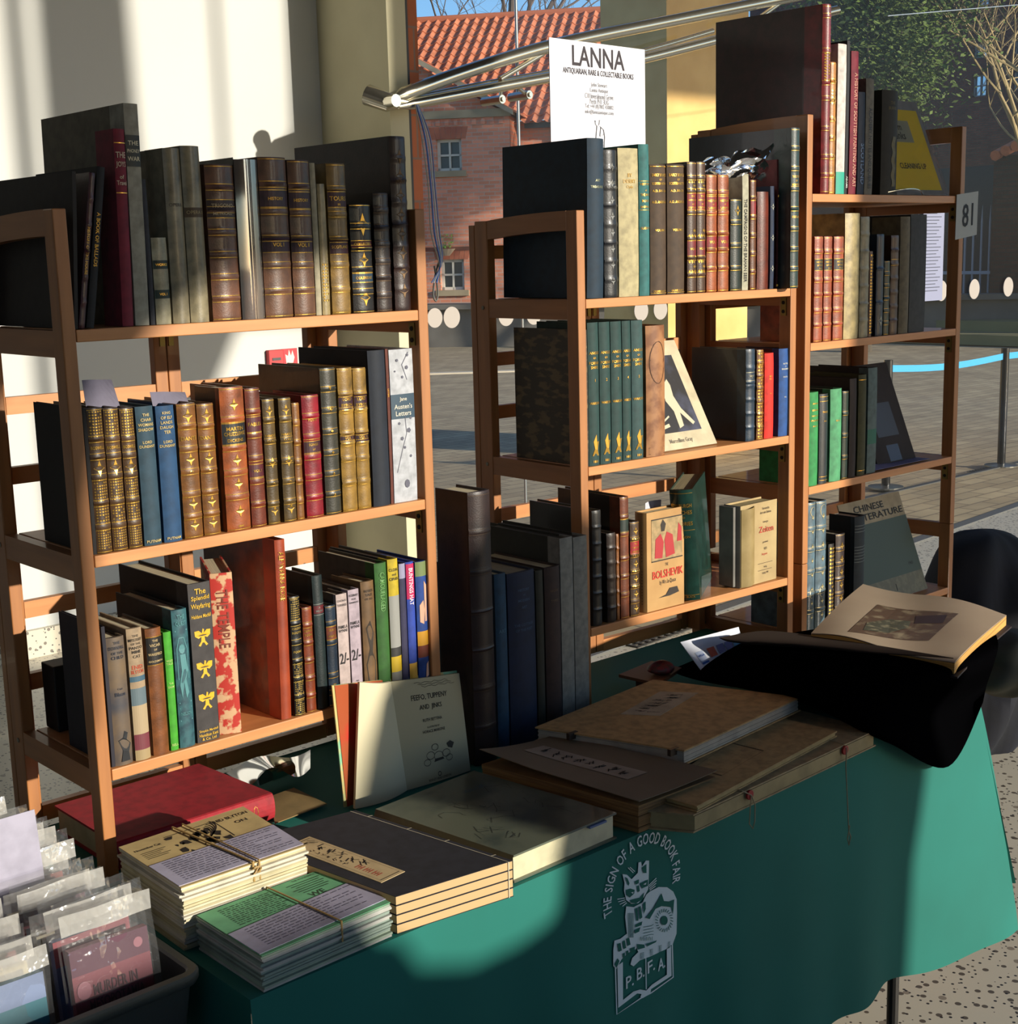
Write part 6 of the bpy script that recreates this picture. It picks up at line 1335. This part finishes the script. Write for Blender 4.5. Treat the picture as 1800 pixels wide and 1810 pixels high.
# tan jacket: front board facing -Y, spine facing -X
z = Z0+.001
def facebook(label, ci, x0, x1, y0, th, h, rz, cspine, cfront, name='jacketed_book', lean=0., page='c8b890'):
    """local: front board in the plane y=0 (facing -Y), from x=0 (spine) to w; block goes back to y=th"""
    t = thing(name, label, 'book'); w_ = x1-x0
    g = G(); g.box(0, w_, 0, .0025, 0, h, 1); g.box(0, w_, th-.0025, th, 0, h, 1)
    g.grid(lambda u, v: (-.006*math.sin(u*math.pi), th*u, h*v), 8, 1, 0); g.grid(lambda u, v: (.0025, th*u, h*v), 1, 1, 0)
    g.add([(-.006*math.sin(i/8*math.pi), th*i/8, 0) for i in range(9)]+[(.0025, th*i/8, 0) for i in range(9)], [(i, i+1, 10+i, 9+i) for i in range(8)], 0)
    g.add([(-.006*math.sin(i/8*math.pi), th*i/8, h) for i in range(9)]+[(.0025, th*i/8, h) for i in range(9)], [(i, i+1, 10+i, 9+i) for i in range(8)], 0)
    g.build('cover', [cspine, cfront], t, smooth=True); G().box(.003, w_-.003, .003, th-.003, .003, h-.004).build('page_block', paper(page), t)
    t.location = c2w(ci, x0, y0, z); t.rotation_euler = (0, lean, CASES[ci][1]+rz)
    return t, (lambda u, v: (u*w_, -.0008, v*h)), (lambda u, v: (-.0065*math.sin(u*math.pi)-.0006, th*(1-u), v*h))
xa = solve(lambda x: pr(c2w(1, x, .0, z))[0], 1148, 0, .6); xb = solve(lambda x: pr(c2w(1, x, .02, z))[0], 1190, 0, .6)
TAN = mat('b89058', .65, nz=(12, 'a47c48', .35, .7))
t, f, fs = facebook('tan dust-jacketed book THE BOLSHEVIK with a red-robed figure on its front', 1, xa, xb+.022, .006, .036, .226, R(-0), TAN, TAN)
g = G(); g.poly([(.12, .50), (.95, .50), (.95, .92), (.12, .92)], f, 0); g.build('picture_panel', mat('a88c60', .6, nz=(60, '8c7850', .4, .6)), t, fixn=False)
f2 = lambda u, v: (f(u, v)[0], -.0014, f(u, v)[2]); g = G()
for q in ([(.2, .53), (.22, .72), (.36, .77), (.44, .68), (.4, .52)], [(.5, .52), (.46, .7), (.52, .78), (.68, .74), (.74, .54)], [(.8, .66), (.84, .85), (.92, .8), (.93, .66)]): g.poly(q, f2)
g.build('red_robe', mat('a42428', .6), t, fixn=False)
g = G(); g.stroke([(.12, .92), (.95, .92)], .012, f2); g.stroke([(.12, .50), (.95, .50)], .012, f2); g.poly([(.36, .86), (.42, .91), (.5, .86), (.46, .79), (.38, .79)], f2); put_text(g, 'THE', .52, .45, .12, .03, f2); put_text(g, 'by Wm. Le Queux', .55, .27, .76, .055, f2); g.poly([(.3, .12), (.5, .14), (.6, .2), (.8, .2), (.85, .14), (.6, .12)], f2)
g.build('black_printing', mat('2c241c', .7), t, fixn=False)
g = G(); put_text(g, 'BOLSHEVIK', .55, .36, .82, .08, f2, exact=True); g.build('red_title', mat('c83020', .6), t, fixn=False)
g = G(); 
for k in range(22): g.stroke([(.25, .08+k*.03 if k < 12 else .12+k*.033), (.75, .08+k*.03 if k < 12 else .12+k*.033)], .008, fs)
g.build('spine_printing', mat('5c4830', .7), t, fixn=False)
# green Edinburgh book
xa = solve(lambda x: pr(c2w(1, x, .0, z))[0], 1200, 0, .7)
GR = mat('1c3c34', .3, nz=(40, '142c26', .4, .65), coat=.4)
t = book('dark green cloth book EDINBURGH SKETCHES & MEMORIES turned to show its front board', .053, .262, .165, GR, b=None, lea=False, tx=(('EDINBURGH', .86, .035), ('SKETCHES', .80, .035), ('AND', .755, .018), ('MEMORIES', .70, .035), ('MASSON', .58, .022), ('A&C BLACK', .035, .018)), gl=(.64, .97, .05), bulge=.25, page='b0a078')
xs = solve(lambda x: pr(c2w(1, x, .012, z))[0], 1218, 0, .7)
t.rotation_mode = 'ZYX'; t.location = c2w(1, xs, .012, z+.004); t.rotation_euler = (0, R(-6), R(-60))
o = G().grid(lambda u, v: tuple(c2w(1, xs+.03+.045*u, .0+.012*u, z+.055*v)), 3, 3).build('clear_book_stand', film('c8d8d0', .06, .5), None, fixn=False); tag(o, 'small clear plastic book stand holding the green Edinburgh book', 'stand'); rebase(o)
# old vellum book with red and black title page
x0_ = solve(lambda x: pr(c2w(1, x, .02, z))[0], 1302, 0, .7); x1_ = solve(lambda x: pr(c2w(1, x, .005, z))[0], 1377, 0, .75)
VEL = mat('9c8858', .7, nz=(14, '7c6838', .35, .65))
GREYB = mat('6c6a64', .7, nz=(14, '4c4a46', .4, .7))
t, f, fs = facebook('old open book showing a brown title page with the red word Zeiten', 1, x0_, x1_, .008, .05, .198, R(2), GREYB, mat('b09a6c', .8, nz=(10, '98825a', .35, .7)), name='old_title_page_book', page='a49468')
G().box(-.012, .0, .012, .055, .003, .196).build('loose_gathering', GREYB, t)
G().slab(lambda u, v: (.0+.048*v, -.003-.008*math.sin(v*math.pi), .002+.192*u), 8, 8, 0) if 0 else None
g = G().grid(lambda u, v: (.001+.050*u, -.002-.010*math.sin(u*math.pi), .001+.188*v+.004*u), 10, 8).grid(lambda u, v: (.001+.050*u, -.0012-.010*math.sin(u*math.pi)+.001, .001+.188*v+.004*u), 10, 8); g.build('vellum_flap', VEL, t, smooth=True, fixn=False)
f2 = lambda u, v: (f(u, v)[0], -.0012, f(u, v)[2]); g = G(); put_text(g, 'Zeiten', .70, .66, .40, .075, f2, exact=True); put_text(g, 'Bergmann', .66, .35, .3, .035, f2); g.build('red_lettering', mat('a83c28', .7), t, fixn=False)
g = G()
for s_, v, w2 in (('Verwandte', .92, .34), ('der in den Gebieten', .87, .3), ('bisherigen', .75, .24), ('gesammelt', .50, .26), ('von', .42, .08), ('Verlag', .19, .14), ('Leipzig 1898', .115, .28)): put_text(g, s_, .68, v, w2, .032, f2)
g.stroke([(.48, .24), (.88, .24)], .005, f2); g.stroke([(.48, .155), (.86, .155)], .005, f2); g.build('black_lettering', mat('3c2c1c', .7), t, fixn=False)
# box at the back of the bottom left shelf, plastic bag on top row
o = G().box(.02, .10, .235, .285, 0, .118).build('black_box', mat('0c0c0c', .6), None, bevel=.002); o.location = (0, 0, Z0+.001); o.location = (-.0, 0, Z0+.001)
tag(o, 'small black box standing at the back of the left bookcase bottom shelf', 'box')
ba_ = [at(1255, 285, 1, .03), at(1363, 258, 1, .03), at(1362, 318, 1, .03), at(1250, 306, 1, .03)]
g = G().grid(lambda u, v: tuple(bil(ba_, u, v)+Vector((0, -.012*math.sin(u*9+v*3)-.008*math.cos(v*11+u*5), .006*math.sin(u*14)))), 24, 12).grid(lambda u, v: tuple(bil(ba_, u, v)+Vector((0, .02+.01*math.sin(u*7+v*5), .006*math.sin(u*11)))), 24, 12)
o = g.build('plastic_bag', film('ffffff', .14, .35, .12, bump=.3), None, smooth=True, fixn=False); tag(o, 'crumpled clear plastic bag lying over the books of the middle bookcase', 'bag'); rebase(o)
# ---------------------------------------------------------------- tub of bagged paperbacks
ZR = .045
fr = at(370, 1712, 2, ZR); x1 = fr.x-.004; y0 = fr.y; x0 = x1-.44; y1 = y0+.62
t = thing('plastic_tub', 'dark grey-green plastic tub full of bagged paperbacks at the lower left corner', 'tub')
g = G(); TB = -.085; rr_c = .03
def ringpts(ins, n=6):
    P = []
    for (cx, cy2, a0) in ((x1-rr_c, y0+rr_c, -90), (x1-rr_c, y1-rr_c, 0), (x0+rr_c, y1-rr_c, 90), (x0+rr_c, y0+rr_c, 180)):
        for i in range(n+1): a = R(a0+90*i/n); P.append((cx+(rr_c-ins)*math.cos(a), cy2+(rr_c-ins)*math.sin(a)))
    return P
prof = [(.028, TB), (.012, ZR-.02), (.004, ZR-.018), (0, ZR-.012), (0, ZR-.003), (.003, ZR), (.014, ZR), (.017, ZR-.003), (.018, ZR-.02), (.032, TB+.006)]
rings = [[(p[0], p[1], zz) for p in ringpts(i_)] for i_, zz in prof]; N_ = len(rings[0]); vs = [q for r_ in rings for q in r_]; fs = []
for k in range(len(rings)-1):
    for i in range(N_): fs.append((k*N_+i, k*N_+(i+1) % N_, (k+1)*N_+(i+1) % N_, (k+1)*N_+i))
fs.append(tuple(range(N_))); fs.append(tuple((len(rings)-1)*N_+i for i in range(N_-1, -1, -1)))
g.add(vs, fs); g.build('body', mat('2c3230', .5, bump=.2), t, smooth=True); rebase(t)
o = thing('side_table', 'low side table carrying the plastic tub, out of the picture', 'table'); G().box(x0-.1, TX0-.03, y0-.03, y1+.03, TB-.03, TB-.001).build('tabletop', mat('6c6054', .6), o)
for x in (x0-.06, TX0-.07):
    for y in (y0, y1): G().tube([(x, y, TB-.03), (x, y, FL)], .014, 10).build('leg', mat('3c3a38', .4, .6), o)
rebase(o)
rr = random.Random(21)
BAGF = film('f4f6f8', .04, .5, .06, bump=.6, nsc=28); BAGT = film('fffdf4', .36, 1.0, .08, bump=.6, nsc=40)
COLS = ['5a2c40', '3c6c70', '9c8c50', '4c5c84', '8c3c2c', '6c7c50', 'a09880', '2c3c5c', '7c5c3c', '94404c']
def bagged(i, col_, x, y, label, c, hgt, lettering=None, topc=None, lean=R(-8)):
    t = thing('bagged_paperback', label, 'paperback', (x, y, TB+.008), (lean, 0, R(rr.uniform(-2, 2))), 'bagged paperbacks in the plastic tub')
    w_ = .112
    G().box(-w_/2, w_/2, 0, .012, 0, hgt).build('paperback', mat(c, .45), t); 
    if topc: G().box(-w_/2, w_/2, -.0006, 0, hgt*.80, hgt).build('cover_band', mat(topc, .45), t)
    if lettering:
        g = G(); ff = lambda u, v: (-w_/2+u*w_, -.0012, v*hgt)
        for s_, v, w2, h2 in lettering: put_text(g, s_, .52, v, w2, h2, ff, exact=True)
        g.build('lettering', mat('3a1420', .6), t, fixn=False)
        g = G(); g.poly([(-w_/2+.055*w_+.10*w_*1+.09*w_*math.cos(a*.52)-.03*w_, .68*hgt+.07*hgt*math.sin(a*.52)) for a in range(12)], lambda u, v: (u, -.001, v)); g.poly([(w_*.36+.06*w_*math.cos(a*.52), .9*hgt+.04*hgt*math.sin(a*.52)) for a in range(12)], lambda u, v: (u, -.001, v)); g.build('emblem', mat('94606c', .6), t, fixn=False)
    hb = hgt+.030+rr.uniform(0, .03); wb = w_+.016
    k1, k2 = rr.uniform(0, 6), rr.uniform(0, 6)
    def front(u, v): return ((u-.5)*wb, -.004-.003*math.sin(u*8+k1+v*3)*(.3+v)-.0035*math.sin(v*9+k2), v*hb)
    def backf(u, v): return ((u-.5)*wb, .015+.003*math.sin(u*7+k2+v*4), v*(hb+.012))
    G().grid(front, 10, 12).grid(backf, 6, 6).build('clear_bag', BAGF, t, smooth=True, fixn=False)
    G().grid(lambda u, v: ((u-.5)*wb, -.0055-.003*math.sin(u*8+k1+v)-.001, hb-.028+.028*v), 10, 3).build('bag_flap', BAGT, t, smooth=True, fixn=False)
    return t
cxa = at(212, 1735, 1, y0+.05).x
labs = ['nearest the tub front', 'second from the front', 'third from the front', 'fourth from the front', 'fifth from the front', 'sixth from the front', 'seventh from the front', 'eighth from the front', 'ninth from the front', 'tenth from the front', 'eleventh from the front', 'twelfth from the front', 'thirteenth from the front', 'last at the back']
for k in range(12):
    y = y0+.052+k*.044
    if k == 0: bagged(0, 0, cxa, y, 'maroon paperback MURDER IN MESOPOTAMIA in a clear bag at the tub front', '74323f', .178, [('MURDER IN', .66, .56, .085), ('MESOPOTAMIA', .55, .70, .085), ('Agatha Christie', .42, .66, .08)], '4c1c34')
    else: bagged(k, 0, cxa+rr.uniform(-.006, .012), y, 'clear-bagged paperback in the right row of the tub, ' + labs[k], COLS[(k*3) % 10], .172+rr.uniform(-.006, .008), topc=COLS[(k*7+2) % 10])
for k in range(12):
    y = y0+.050+k*.044
    bagged(k, 1, cxa-.150+rr.uniform(-.006, .004), y, ('teal clear-bagged paperback in the left row of the tub, ' if k == 0 else 'clear-bagged paperback in the left row of the tub, ')+labs[k], '2c6470' if k == 0 else COLS[(k*3+1) % 10], .165+rr.uniform(-.006, .01), topc='6c7c9c' if k == 0 else COLS[(k*7+5) % 10])
dv = G().box(-.085, .085, 0, .0015, 0, .30).build('divider_card', paper('a8a4b4'), None); pd = at(12, 1500, 1, y0+.05+.30); dv.location = (pd.x-.062, y0+.05+4.56*.044, TB+.008); dv.rotation_euler = (R(-8), 0, 0); tag(dv, 'blank lavender-white divider card standing among the bagged paperbacks', 'card')
